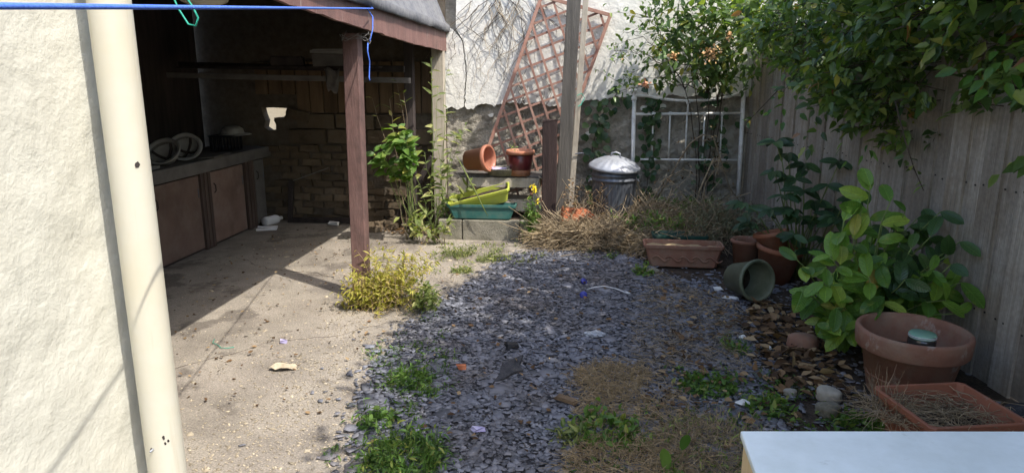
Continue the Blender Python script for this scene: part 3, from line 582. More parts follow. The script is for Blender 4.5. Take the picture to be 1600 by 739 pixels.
# overhead clutter
for (x, y, z, d_, m, lab, rz) in ((-2.35, 6.5, 1.70, (.36, .16, .10), 'worktop_grey', 'dusty flat box on the overhead shelf boards', .1), (-2.32, 6.44, 1.775, (.40, .14, .035), 'helmet_white', 'pale strip of trim lying on the overhead box', -.08), (-2.8, 6.5, 1.69, (.30, .18, .085), 'dark_timber', 'dark box at the middle of the overhead shelf', .3)):
    o = thing('stored_box', lab, 'box', (x, y, z-d_[2]/2), rz); MB().box((0, 0, d_[2]/2), d_, jit=.01).build('carton', m, o, bevel=.004); MB().box((0, 0, d_[2]), (d_[0]*.9, d_[1]*.9, .012)).build('lid', m, o)
t = thing('hanging_rag', 'grey rag hanging from the overhead shelf', 'rag', (-2.31, 6.36, 1.62))
q = MB(); n = 9
for k in range(n):
    for e in range(6): q.v.append(((e-2.5)*.03*(1-.05*k), -.02+.014*math.sin(e*2+k*.8), -.026*k+.02*math.sin(e*1.3)))
q.f = [(k*6+e, (k+1)*6+e, (k+1)*6+e+1, k*6+e+1) for k in range(n-1) for e in range(5)]
o = q.build('cloth', 'worktop_grey', t, True); o.modifiers.new('thick', 'SOLIDIFY').thickness = .004
t = thing('cream_dish', 'shallow cream dish hanging under the near eave', 'dish', (-1.62, 2.95, 1.845))
MB().lathe([(.002, 0), (.05, .004), (.09, .02), (.11, .05), (.113, .05), (.093, .016), (.05, -.002), (.002, -.005)], 28).build('bowl', 'pvc_cream', t, True)
MB().tube([(0, 0, .0), (0, 0, .3)], .002, 5).build('cord', 'grey_wire', t)
# things on the shed floor
t = thing('plastic_bottle', 'white plastic bottle lying against the cabinet foot', 'bottle', (-3.30, 6.96, .0), 1.2)
mm = Matrix.Rotation(R(90), 3, 'Y')
MB().lathe([(.002, 0), (.045, .002), (.05, .02), (.05, .16), (.04, .19), (.018, .205), (.018, .23), (.002, .23)], 20, None, (-.1, 0, .052), mm).build('body', 'white_plastic', t, True)
MB().lathe([(.021, .225), (.021, .25), (.002, .252)], 16, None, (-.1, 0, .052), mm).build('cap', 'white_plastic', t, True)
t = thing('flat_tray', 'white tray lying flat before the bottle in the shed', 'tray', (-3.24, 6.72, .006), .3); MB().box((0, 0, .006), (.20, .12, .012)).box((0, -.06, .014), (.20, .008, .02)).box((0, .06, .014), (.20, .008, .02)).build('panel', 'white_plastic', t)
t = thing('broken_frame', 'broken dark wooden frame leaning on the brick wall', 'frame', (-2.75, 7.10, 0))
MB().beam((-.42, 0, .03), (.40, -.02, .05), .06, .05).build('rail', 'dark_timber', t, bevel=.004); MB().beam((-.40, 0, .05), (-.37, .04, .46), .05, .05, (0, 1, 0)).build('stile', 'dark_timber', t, bevel=.004)
MB().beam((-.34, .0, .46), (.05, .03, .60), .008, .008).build('wire', 'grey_wire', t)
t = thing('paper_scrap', 'crumpled white scrap on the floor by the brick wall', 'litter', (-2.62, 6.98, .005)); MB().box((0, 0, .02), (.10, .05, .03), jit=.012).build('paper', 'white_scrap', t)
rb = thing('rubble_stones', 'loose rubble stones heaped at the shed wall foot', 'rubble', (-1.95, 6.95, 0))
for k in range(12): MB().box((random.uniform(-.3, .45), random.uniform(-.25, .12), .03), [random.uniform(.06, .13), random.uniform(.05, .1), random.uniform(.04, .08)], Matrix.Rotation(random.uniform(0, 3), 3, 'Z'), .8, .012).build('stone', 'old_brick', rb)

# ------------------------------------------------------------------ washing line and cords
wl_ = thing('washing_line', 'blue rope washing line stretched across the top left', 'rope', (-1.36, 4.548, 1.976))
E0 = np.array((-1.36, 4.548, 1.976)); Q0 = np.array((-.687, .79, 1.631)); A0 = E0+(Q0-E0)*1.28
pts = [(A0+(E0-A0)*u-E0) for u in np.linspace(0, 1, 24)]
MB().tube(pts, .0042, 8).build('rope', 'blue_rope', wl_, True)
MB().tube([(0, 0, 0), (-.02, -.01, .02), (-.04, 0, .0), (-.005, .0, -.05), (.006, -.05, -.13), (.0, -.10, -.207)], .004, 6).build('drop', 'blue_rope', wl_, True)
MB().tube([(-.005, -.13, -.22), (.0, -.16, -.27), (.004, -.14, -.33), (-.004, -.125, -.38), (.0, -.15, -.43), (.004, -.155, -.45)], .0042, 6).build('tail', 'blue_rope', wl_, True)
wt = thing('wire_tangle', 'tangle of thin wire wound round the head of the shed post', 'wire', (-1.50, 4.62, 1.80))
for k in range(6):
    q = [(.09*math.cos(a_+k)*(1+.3*RNG.normal()*.4), .09*math.sin(a_+k)-.02, .012*RNG.normal()+.02*math.sin(3*a_+k)) for a_ in np.linspace(0, 4.2, 12)]
    MB().tube(q, .0016, 4).build('strand', 'grey_wire', wt)
gc = thing('hanging_string', 'thin green string loop hanging from the near eave', 'string', (-1.33, 2.22, 1.95))
lp = [(-.035+.0, 0, .10), (-.03, 0, 0), (-.01, 0, -.10), (.02, 0, -.185), (.05, 0, -.235), (.075, 0, -.24), (.085, 0, -.215), (.07, 0, -.18), (.03, 0, -.12), (-.005, 0, -.02), (-.02, .0, .10)]
MB().tube(lp, .0032, 6).build('loop', 'green_cord', gc, True)
MB().tube([(-.035, 0, .09), (-.06, .02, .06), (-.05, .0, -.08)], .002, 5).build('end', 'green_cord', gc, True)
t = thing('green_twine', 'loose green twine lying on the concrete beside the pipe', 'cord', (-1.98, 3.3, .008))
MB().tube([(-.20, .42, .004), (-.18, .36, .004), (-.13, .33, .004), (-.09, .29, .004), (-.05, .29, .004), (-.02, .31, .004)], .0022, 6).build('strand', 'green_cord', t, True)

# ------------------------------------------------------------------ things at the back wall
tr = thing('trellis', 'terracotta stained lattice trellis leaning against the white wall', 'trellis', (-.76, 6.99, .32), 0)
ang = R(19.5)                                           # lean to the right
ux = Vector((math.cos(ang*.78), -.0, -math.sin(ang*.78))); uz = Vector((math.sin(ang), .075, math.cos(ang)))
W_, H_ = .70, 2.02
def TP(a_, b_, o_=0): return ux*a_+uz*b_+Vector((0, -o_, 0))
o0 = -.36
def tb(p, q, w, d_, off): return MB().beam(TP(p[0]+o0, p[1], off), TP(q[0]+o0, q[1], off), w, d_, (0, 1, 0))
for p, q in (((0, 0), (0, H_)), ((W_, 0), (W_, H_)), ((0, 0), (W_, 0)), ((0, H_), (W_, H_))): tb(p, q, .034, .022, .012).build('frame_bar', 'trellis_stain', tr, bevel=.002)
def clip_line(p, d_):
    t0, t1 = -9, 9
    for k, lim in ((0, W_), (1, H_)):
        a_, b_ = (0-p[k])/d_[k], (lim-p[k])/d_[k]; t0 = max(t0, min(a_, b_)); t1 = min(t1, max(a_, b_))
    return t0, t1
sp = .128
for kind, d_, off in ((0, (.80, .60), -.004), (1, (-.60, .80), .006)):
    n_ = (-d_[1], d_[0])
    for k in range(-30, 30):
        p = (n_[0]*k*sp+.03, n_[1]*k*sp); t0, t1 = clip_line(p, d_)
        if t1-t0 > .05: tb((p[0]+d_[0]*t0, p[1]+d_[1]*t0), (p[0]+d_[0]*t1, p[1]+d_[1]*t1), .022, .009, off).build('slat', 'trellis_stain', tr)

t = thing('grey_pole', 'tall grey weathered timber pole before the trellis', 'pole', (-.19, 6.6, .18))
MB().beam((0, 0, 0), (.105, 0, 2.55), .125, .10, (0, 1, 0)).build('timber', 'worn_grey_timber', t, bevel=.005)
MB().beam((.085, -.02, .06), (.215, -.02, 2.5), .05, .03, (0, 1, 0)).build('batten', 'pale_timber', t, bevel=.003)
MB().tube([(.13, -.07, 1.2), (.17, -.06, 1.22), (.2, -.03, 1.18), (.17, -.05, 1.12), (.14, -.07, 1.1)], .004, 5).build('twine', 'green_cord', t)
MB().tube([(.12, -.05, .66), (.19, -.05, .67), (.2, 0, .66)], .006, 6).build('bolt', 'galvanised_old', t)
t = thing('post_stump', 'short dark brown post stump between maroon pot and grey pole', 'post', (-.305, 6.5, .02))
MB().beam((0, 0, 0), (0, 0, 1.13), .135, .11, (0, 1, 0)).build('timber', 'stump_timber', t, bevel=.008)
MB().box((0, 0, 1.135), (.137, .112, .02), jit=.004).build('cap', 'stump_timber', t)

# low retaining wall of blocks
bk = thing('block_kerb', 'low concrete block kerb in front of the potting shelf', 'kerb', (-1.38, 6.47, 0))
x = 0
for w in (.235, .56, .20):
    MB().box((x+w/2, .05, .095), (w-.010, .10, .205), jit=.003).build('block', 'block', bk, bevel=.008); x += w
MB().box((.49, .06, .06), (.98, .07, .13)).build('mortar_joint', 'mortar', bk)

# slatted potting shelf
ps = thing('potting_shelf', 'weathered slatted wooden shelf holding the pots', 'shelf', (-.80, 6.86, .20))
for k in range(3): MB().box((.0, -.14+k*.125, .40), (.92, .11, .022), jit=.005).build('slat', 'worn_grey_timber', ps)
MB().box((.04, -.205, .345), (.70, .022, .085), jit=.004).build('front_rail', 'pale_timber', ps)
MB().box((.02, -.20, .11), (.80, .022, .09), jit=.004).build('front_rail', 'pale_timber', ps)
for sx in (-.36, .36):
    for sy in (-.18, .14): MB().box((sx, sy, .19), (.06, .03, .39)).build('leg', 'pale_timber', ps)
MB().box((.02, -.02, .16), (.76, .30, .02)).build('lower_slat', 'grey_timber', ps)

def pot_profile(r0, r1, h, rim, rh, th=.012):
    return [(.002, 0), (r0, 0), (r1-(r1-r0)*rh/h, h-rh), (r1+rim, h-rh+.002), (r1+rim+.004, h-rh*.5), (r1+rim, h-.003), (r1+rim-.004, h), (r1-th, h-.001), (r1-th-.004, h-rh), (r0-th, th), (.002, th)]
t = thing('tipped_pot', 'bright terracotta pot lying on its side on the potting shelf', 'pot', (-1.12, 6.72, .62), 0)
m_ = Matrix.Rotation(R(-22), 3, 'Z') @ Matrix.Rotation(R(82), 3, 'Y')
MB().lathe(pot_profile(.095, .120, .25, .010, .045), 36, None, (0, 0, .128), m_).build('body', 'terracotta_plastic', t, True)
t = thing('drip_tray', 'shallow grey dish beside the tipped pot on the shelf', 'dish', (-.785, 6.74, .612))
MB().lathe([(.002, 0), (.13, 0), (.15, .06), (.155, .065), (.145, .065), (.125, .012), (.002, .012)], 32).build('dish', 'block', t, True)
tag(MB().box((0, 0, 0), (.14, .07, .02), jit=.014).build('paper_packet', 'lilac_plastic', None, loc=(-.80, 6.69, .672)), 'crumpled pale packet lying in the grey dish', 'packet')
t = thing('maroon_pot', 'maroon glazed pot with terracotta rim on the shelf', 'pot', (-.60, 6.71, .611))
MB().lathe([(.002, 0), (.098, 0), (.104, .06)], 36).build('base_band', 'terracotta', t, True)
MB().lathe([(.105, .058), (.107, .062), (.126, .205), (.122, .208)], 36).build('glazed_band', 'maroon_glaze', t, True)
MB().lathe([(.122, .205), (.137, .207), (.142, .228), (.137, .246), (.122, .246), (.115, .20), (.10, .03), (.002, .03)], 36).build('rim', 'terracotta', t, True)
MB().lathe([(.002, .215), (.06, .22), (.116, .212)], 24, lambda i, a: .04*math.sin(5*a)).build('soil', 'soil', t)

def trough(name, label, L, W, H, material, loc, rot, soil=.0, rim=.014, taper=.86, soilmat='soil', relief=False, cat='trough'):
    t = thing(name, label, cat, loc, 0, None, rot); th = .006; q = MB()
    def ring(l, w, z, c=.02):
        return [(sx*(l/2-(c if e else 0)), sy*(w/2-(0 if e else c)), z) for sx, sy, e in ((-1, -1, 0), (-1, -1, 1), (1, -1, 1), (1, -1, 0), (1, 1, 0), (1, 1, 1), (-1, 1, 1), (-1, 1, 0))]
    rings = [ring(L*taper-.02, W*taper-.02, 0), ring(L*taper, W*taper, .008), ring(L-.01, W-.01, H-.03), ring(L+rim, W+rim, H-.028), ring(L+rim+.004, W+rim+.004, H-.004), ring(L+rim, W+rim, H), ring(L-.012, W-.012, H), ring(L-.02, W-.02, H-.03), ring(L*taper-.02, W*taper-.02, .02)]
    for rr in rings: q.v += rr
    for k in range(len(rings)-1): q.f += [(k*8+e, k*8+(e+1) % 8, (k+1)*8+(e+1) % 8, (k+1)*8+e) for e in range(8)]
    q.f += [tuple(reversed(range(8))), tuple(range(len(q.v)-8, len(q.v)))]
    q.build('body', material, t, bevel=.003)
    if soil:
        z = H*soil; k_ = taper+(1-taper)*soil; n = 12; g = MB()
        for a_ in range(n):
            for b_ in range(6): g.v.append(((a_/(n-1)-.5)*(L*k_-.025), (b_/5-.5)*(W*k_-.025), z+RNG.normal()*.007))
        g.f = [(a_*6+b_, (a_+1)*6+b_, (a_+1)*6+b_+1, a_*6+b_+1) for a_ in range(n-1) for b_ in range(5)]; g.build('soil', soilmat, t, True)
    if relief:
        for k in range(5):
            x0 = -L*.40+k*L*.17; yy = -W/2*(taper+(1-taper)*.45)-.001
            MB().tube([(x0+u*L*.22, yy-.002, H*.40+.022*math.sin(u*math.pi*2)) for u in np.linspace(0, 1, 9)], [.003, .006, .008, .008, .007, .008, .008, .006, .003], 6).build('relief_swag', material, t, True)
    return t
trough('teal_trough', 'teal plastic window trough on the block kerb', .66, .17, .145, 'teal_plastic', (-.96, 6.57, .205), (0, 0, .01), .6)
trough('lime_trough', 'lime green plastic trough tipped up inside the teal one', .60, .17, .14, 'lime_plastic', (-.96, 6.60, .325), (R(16), R(-15), .02), .7)

# dustbin
db = thing('dustbin', 'galvanised ribbed dustbin with domed lid beside the headboard', 'dustbin', (.31, 6.66, .20))
fl = lambda i, a: (.014*math.cos(a*34) if 2 <= i <= 5 else 0)
MB().lathe([(.002, .0), (.185, .0), (.188, .03), (.190, .06), (.206, .36), (.208, .385), (.220, .39), (.220, .402), (.210, .41), (.210, .43), (.221, .437), (.221, .45), (.212, .458), (.214, .50), (.204, .50), (.18, .02), (.002, .02)], 136, fl).build('body', 'galvanised_old', db, True)
MB().lathe([(.186, .0), (.196, .0), (.198, .02), (.190, .024)], 48).build('base_ring', 'galvanised_old', db, True)
lm = Matrix.Rotation(R(4), 3, 'Y') @ Matrix.Rotation(R(5), 3, 'X')
o = MB().lathe([(.226, -.03), (.246, -.028), (.247, -.012), (.240, .0), (.20, .030), (.13, .065), (.06, .085), (.002, .088)], 108, lambda i, a: .028*math.cos(a*18) if 3 < i < 6 else 0, (0, 0, .525), lm).build('lid', 'galvanised', db, True)
MB().tube([lm @ Vector(p)+Vector((0, 0, .525)) for p in ((-.045, 0, .08), (-.04, 0, .115), (0, 0, .128), (.04, 0, .115), (.045, 0, .08))], .007, 8).build('handle', 'galvanised', o, True)
for sx in (-1, 1): MB().tube([(sx*.21, -.05, .40), (sx*.235, -.05, .38), (sx*.245, 0, .36), (sx*.235, .05, .38), (sx*.21, .05, .40)], .005, 6).build('side_handle', 'galvanised', db, True)

# iron bedhead
hb = thing('bed_headboard', 'white painted iron bed headboard leaning on the back wall', 'headboard', (.50, 7.09, .2))
MB().tube([(.02, 0, 0), (0, 0, 1.15)], .021, 12).build('leg', 'white_enamel', hb, True)
MB().tube([(1.08, 0, 0), (1.055, 0, 1.22)], .021, 12).build('leg', 'white_enamel', hb, True)
for x, z in ((0, 1.15), (1.055, 1.22)): MB().lathe([(.021, -.03), (.029, -.025), (.029, .0), (.016, .012), (.014, .035), (.03, .055), (.032, .068), (.02, .08), (.002, .082)], 16, None, (x, 0, z)).build('finial', 'white_enamel', hb, True)
MB().tube([(0, 0, 1.17)]+[(.53+s_, 0, 1.118+.28*s_*s_) for s_ in np.linspace(-.40, .42, 12)]+[(1.055, 0, 1.21)], .014, 8).build('top_rail', 'white_enamel', hb, True)
MB().tube([(.0, 0, .985), (1.06, 0, 1.0)], .014, 8).build('middle_rail', 'white_enamel', hb, True)
MB().tube([(.02, 0, .535), (1.07, 0, .54)], .011, 8).build('lower_rail', 'white_enamel', hb, True)
for x in (.20, .365, .53, .70, .87):
    o = MB().tube([(x, 0, .54), (x-.005, 0, .99)], .008, 8).build('spindle', 'white_enamel', hb, True)
    MB().lathe([(.008, -.02), (.018, -.012), (.018, .012), (.008, .02)], 12, None, (x-.005, 0, .992)).build('collar', 'white_enamel', o, True)
MB().tube([(.53, 0, .99), (.53, 0, 1.12)], .010, 8).lathe([(.010, -.03), (.022, -.015), (.024, .01), (.012, .025)], 12, None, (.53, 0, 1.11)).build('boss', 'white_enamel', hb, True)

t = thing('hollow_brick', 'broken orange hollow brick on the straw below the grey pole', 'brick', (-.08, 6.42, .24), .2)
bmx = MB().box((-.02, 0, .05), (.16, .12, .11), Matrix.Rotation(.12, 3, 'Y'), .94, .010); bmx.build('block', 'brick_orange', t, bevel=.006)
MB().box((.12, .02, .055), (.12, .11, .085), Matrix.Rotation(.35, 3, 'Y'), .9, .014).build('fragment', 'brick_orange', t, bevel=.006)
MB().box((.20, -.03, .03), (.12, .09, .05), Matrix.Rotation(.5, 3, 'Y'), 1, .015).build('fragment', 'brick_orange', t, bevel=.004)

# ------------------------------------------------------------------ pots and planters on the right
trough('terracotta_trough', 'terracotta coloured trough with swag relief on the slate', .63, .22, .19, 'terracotta_old', (.85, 5.72, .012), (0, 0, -.03), .8, .016, .86, 'straw', True)
trough('green_trough', 'dark green plastic trough tucked behind the terracotta trough', .46, .18, .17, 'dark_green_plastic', (.86, 6.0, .05), (0, 0, -.02), .5)
t = thing('nested_pot', 'terracotta pot with a smaller pot inside, near the fence', 'pot', (1.50, 5.35, .0), 0, None, (R(4), R(6), 0))
MB().lathe(pot_profile(.115, .165, .29, .008, .04), 36).build('body', 'terracotta', t, True)
t = thing('inner_pot', 'small terracotta pot standing tilted inside a larger pot', 'pot', (1.515, 5.37, .15), 0, None, (R(-8), R(-12), 0))
MB().lathe(pot_profile(.075, .125, .24, .007, .035), 36).build('body', 'terracotta', t, True)
t = thing('slim_pot', 'slim terracotta pot behind the nested pots', 'pot', (1.34, 5.62, .0)); MB().lathe(pot_profile(.08, .115, .27, .006, .03), 32).build('body', 'terracotta_old', t, True)
MB().lathe([(.002, .23), (.10, .225)], 20).build('soil', 'soil', t)
t = thing('olive_pot', 'olive green plastic pot lying on its side with soil inside', 'pot', (1.13, 4.98, .008))
m_ = Matrix.Rotation(R(-64), 3, 'Z') @ Matrix.Rotation(R(80), 3, 'Y')
MB().lathe(pot_profile(.105, .142, .25, .005, .03), 40, None, (0, 0, .118), m_).build('body', 'olive_plastic', t, True)
MB().lathe([(.002, .03), (.05, .05), (.102, .04)], 22, lambda i, a: .06*math.sin(4*a+i), (0, 0, .118), m_).build('soil', 'soil', t)
bp = thing('big_clay_pot', 'large old terracotta pot standing against the fence', 'pot', (1.645, 3.40, 0)); bp.scale = (.93, .93, .93)
MB().lathe([(.002, 0), (.185, 0), (.19, .01), (.238, .255), (.266, .262), (.272, .27), (.278, .352), (.274, .366), (.262, .37), (.250, .364), (.245, .33), (.232, .25), (.18, .03), (.002, .03)], 56).build('body', 'terracotta_old', bp, True)
MB().lathe([(.2105, .11), (.2135, .113), (.2125, .12)], 56).build('groove', 'terracotta_old', bp, True)
MB().lathe([(.002, .215), (.1, .222), (.226, .213)], 28, lambda i, a: .02*math.sin(6*a)).build('soil', 'soil', bp)
jr = thing('glass_jar', 'dark glass jar with green lid inside the large clay pot', 'jar', (1.66, 3.34, .235))
MB().lathe([(.002, 0), (.058, 0), (.062, .01), (.062, .075), (.052, .09)], 28).build('glass', 'glass_jar', jr, True)
o = MB().lathe([(.058, .085), (.06, .088), (.06, .104), (.057, .107), (.002, .107)], 36).build('lid', 'jar_lid', jr, True)
for z in (.092, .099): MB().lathe([(.0605, z-.002), (.0618, z), (.0605, z+.002)], 36).build('lid_ridge', 'white_plastic', o, True)
trough('square_planter', 'square terracotta plastic planter of dead stems at lower right', .41, .37, .21, 'terracotta_plastic', (1.545, 2.83, .01), (0, 0, .20), .5, .018, .86, 'soil', False, 'planter')

# pale topped storage box in the near right corner
sb = thing('storage_box', 'pale laminate topped wooden box in the lower right corner', 'box', (.38, 1.5, 0))
A_, B_, C_, D_ = (0, .01), (1.6, .17), (1.6, -.75), (-.03, -.75)
def slab4(cs, z0, z1): return MB().add([(*c, z0) for c in cs]+[(*c, z1) for c in cs], [(0, 1, 2, 3), (7, 6, 5, 4)]+[(k, 4+k, 4+(k+1) % 4, (k+1) % 4) for k in range(4)])
slab4([A_, B_, C_, D_], .732, .75).build('top_board', 'laminate_white', sb, bevel=.004)
slab4([(.006, -.004), (.034, -.002), (.004, -.74), (-.022, -.74)], .02, .7315).build('side_panel', 'pine', sb)
slab4([(.036, -.004), (1.59, .155), (1.59, .125), (.036, -.034)], .02, .7315).build('back_panel', 'pine', sb)
MB().beam((.05, -.06, .04), (.035, -.70, .04), .03, .06).build('bottom_rail', 'pine', sb)

# ------------------------------------------------------------------ small litter on the slate
def cap(loc, label, rot=(0, 0, 0), m='blue_plastic'):
    t = thing('bottle_cap', label, 'bottle cap', loc, 0, None, rot)
    MB().lathe([(.002, .014), (.024, .014), (.026, .011), (.026, 0), (.022, 0), (.022, .01), (.002, .01)], 24, lambda i, a: .02*math.cos(24*a) if i in (2, 3) else 0).build('shell', m, t, True)
cap((.03, 4.74, .035), 'blue cap standing on edge on the slate, nearer one', (R(75), 0, .1)); cap((.03, 5.08, .03), 'dark blue cap on the slate beyond the other cap', (R(40), .3, .5))
MB_ = MB().tube([(-.10, .02, .006), (-.05, .05, .012), (.02, .06, .02), (.10, .03, .014), (.17, -.03, .006)], .004, 6)
t = thing('white_cable', 'short white cable end lying on the slate by the blue caps', 'cable', (.16, 4.86, .03)); MB_.build('lead', 'white_plastic', t, True); MB().box((.185, -.04, .006), (.04, .016, .012), Matrix.Rotation(-.8, 3, 'Z')).build('plug', 'white_plastic', t, bevel=.003)
def shard(name, label, cat, loc, d_, m, rz=0, jit=.008, tilt=.1):
    t = thing(name, label, cat, loc, 0, None, (tilt, tilt*.6, rz)); MB().box((0, 0, d_[2]/2), d_, None, .8, jit).build('piece', m, t); return t
t = thing('slate_shard', 'long dark slate shard lying on the chippings', 'slate', (-.36, 3.40, .03), 0, None, (.06, .05, 0)); pv = [(-.07, -.17), (-.045, -.06), (-.05, .02), (-.01, .10), (.06, .19), (.05, .06), (.075, .0), (.03, -.03), (-.01, -.10)]
MB().add([(x, y, 0) for x, y in pv]+[(x*.96, y*.97, .012) for x, y in pv], [tuple(reversed(range(9))), tuple(range(9, 18))]+[(k, (k+1) % 9, 9+(k+1) % 9, 9+k) for k in range(9)]).build('piece', 'slate_dust', t)
shard('wood_offcut', 'small brown wood offcut on the slate', 'wood', (-.05, 3.08, .03), (.115, .035, .016), 'tan_timber', -.45, .003)
shard('lilac_scrap', 'lilac and white plastic scrap on the near slate', 'litter', (-.43, 2.76, .03), (.055, .028, .014), 'lilac_plastic', .5)
shard('white_shard', 'curved white china shard beside the olive pot', 'litter', (1.07, 4.82, .02), (.115, .04, .008), 'white_scrap', -.15)
bm = bmesh.new(); bmesh.ops.create_icosphere(bm, subdivisions=3, radius=.055)
for v_ in bm.verts: v_.co = Vector((v_.co.x*1.2+random.uniform(-.006, .006), v_.co.y*.7+random.uniform(-.006, .006), v_.co.z*.28+random.uniform(-.006, .006)))
me_ = bpy.data.meshes.new('foil_scrap'); bm.to_mesh(me_); bm.free(); me_.materials.append(MATS['galvanised'])
tag(link(bpy.data.objects.new('foil_scrap', me_)), 'crumpled silver foil lying on the middle slate', 'litter').location = (.10, 3.98, .032)
shard('clay_shard', 'pinkish stone flake on the slate left of the shard', 'stone', (-.62, 3.42, .03), (.045, .035, .010), 'brick_orange', .3)
t = thing('dead_leaf', 'large curled pale dead leaf on the concrete', 'leaf', (-1.66, 3.33, .012), 0, None, (.1, .1, -1.35)); me_ = np_mesh('blade', BIG[0]*np.array([1, 1, .7])+np.stack([np.zeros(len(BIG[0])), np.zeros(len(BIG[0])), .05*np.sin(BIG[0][:, 1]*11+BIG[0][:, 0]*9)], -1), BIG[1], 'grit', np.full(len(BIG[1]), .97)); piece('blade', me_, t, (0, 0, .008), None, .16)
shard('purple_scrap', 'small lilac scrap lying on the concrete', 'litter', (-1.75, 3.72, .006), (.04, .035, .016), 'lilac_plastic', .5)
shard('black_scrap', 'black scrap of felt on the slate beyond the shard', 'litter', (-.38, 3.74, .03), (.08, .05, .016), 'black_plastic', .4)
shard('white_flake', 'white flake among the weeds near the storage box', 'litter', (.79, 3.14, .03), (.06, .045, .010), 'white_scrap', .6)
shard('pale_flake', 'pale flake on the slate before the olive pot', 'litter', (1.02, 5.02, .02), (.075, .05, .008), 'white_scrap', .2)
def pebble(name, label, loc, r_, m='pebble', sc=(1, .85, .7)):
    bm = bmesh.new(); bmesh.ops.create_icosphere(bm, subdivisions=3, radius=r_)
    ph = RNG.uniform(0, 6, 3)
    for v_ in bm.verts:
        n_ = v_.co.normalized(); v_.co *= 1+.12*math.sin(3*n_.x+ph[0])*math.cos(2*n_.y+ph[1])+.06*math.sin(6*n_.z+ph[2]); v_.co = Vector((v_.co.x*sc[0], v_.co.y*sc[1], v_.co.z*sc[2]))
    me = bpy.data.meshes.new(name); bm.to_mesh(me); bm.free(); me.materials.append(MATS[m]); me.polygons.foreach_set('use_smooth', [True]*len(me.polygons))
    tag(link(bpy.data.objects.new(name, me)), label, 'stone').location = loc
pebble('stone', 'pale rounded stone left of the large clay pot, biggest one', (1.22, 3.24, .045), .062)
pebble('stone', 'grey stone in front of the pale rounded stone', (1.17, 3.10, .035), .058, 'block')
pebble('stone', 'small pale stone with a dark side left of the rounded stone', (1.05, 3.28, .03), .032)
pebble('stone', 'brownish stone under the laurel leaves', (1.30, 3.92, .05), .085, 'terracotta_old')
pebble('stone', 'white pebble on the slate before the laurel', (.98, 4.02, .03), .022, 'white_scrap')
pebble('stone', 'small white pebble nearer the dead leaves', (1.09, 3.86, .03), .020, 'white_scrap')
pebble('stone', 'dark rounded stone at the fence foot by the square planter', (2.02, 3.05, .06), .10, 'slate_dust')
pebble('stone', 'grey flat stone beside the terracotta trough', (.58, 5.45, .03), .06, 'block', (1, .8, .35))

# ------------------------------------------------------------------ planting
def plant(name, label, cat, base, tips, T, lmat, size, per, along=(.35, 1.0), smat='green_stem', r0=.005, pieces=True, group=None, droop=.3, outw=.8, bow=.06, foots=.04, face=(0, 0, 1), mats=None):
    """stems from the base to the tips, leaves along them; leaves are objects of their own unless they are tiny"""
    t = thing(name, label, cat, base, 0, group); b = np.array(base); allp = {}
    sv = []
    for ti, tip in enumerate(tips):
        tip = np.array(tip)-b; foot = np.array([RNG.normal()*foots, RNG.normal()*foots, -.01])
        k = 7; u = np.linspace(0, 1, k)[:, None]; hor = np.array([tip[0], tip[1], 0])
        P = foot+(tip-foot)*u-np.array([hor[0], hor[1], 0])*bow*4*u*(1-u)*.5; P[:, 2] += bow*4*(u*(1-u))[:, 0]*np.linalg.norm(tip)*.5
        P[1:-1] += RNG.normal(size=(k-2, 3))*.012
        sv.append(P)
        n = per if isinstance(per, int) else per[ti]
        if n == 0: continue
        uu = np.sort(RNG.uniform(along[0], along[1], n)); uu[-1] = 1.0
        pos = np.stack([np.interp(uu, u[:, 0], P[:, c]) for c in range(3)], -1)
        tang = unit(np.gradient(P, axis=0)); tg = np.stack([np.interp(uu, u[:, 0], tang[:, c]) for c in range(3)], -1)
        rnd = RNG.normal(size=(n, 3)); side = unit(np.cross(tg, rnd)); D = side*outw+tg*.55; D[:, 2] -= droop*RNG.random(n)
        U = RNG.normal(size=(n, 3))*.35+np.array(face)
        m_ = lmat if mats is None else mats[ti]
        allp.setdefault(m_, []).append((pos, frames(D, U), size*RNG.uniform(.65, 1.2, n)))
    if pieces:
        for P in sv: MB().tube(P, list(np.linspace(r0, r0*.35, len(P))), 5).build('stem', smat, t, True)
    else:
        PP = np.array(sv); V, F, r_ = tubes(PP, np.broadcast_to(np.linspace(r0, r0*.4, PP.shape[1]), PP.shape[:2])); np_obj('stems', V, F, smat, t, r_)
    for m_, L in allp.items():
        pos = np.concatenate([l[0] for l in L]); rot = np.concatenate([l[1] for l in L]); sc = np.concatenate([l[2] for l in L])
        if pieces: leaf_pieces(t, T, m_, pos, rot, sc)
        else:
            V, F = scatter(T, pos, rot, sc); np_obj('foliage', V, F, m_, t, np.repeat(RNG.random(len(pos)), len(T[1])))
    return t
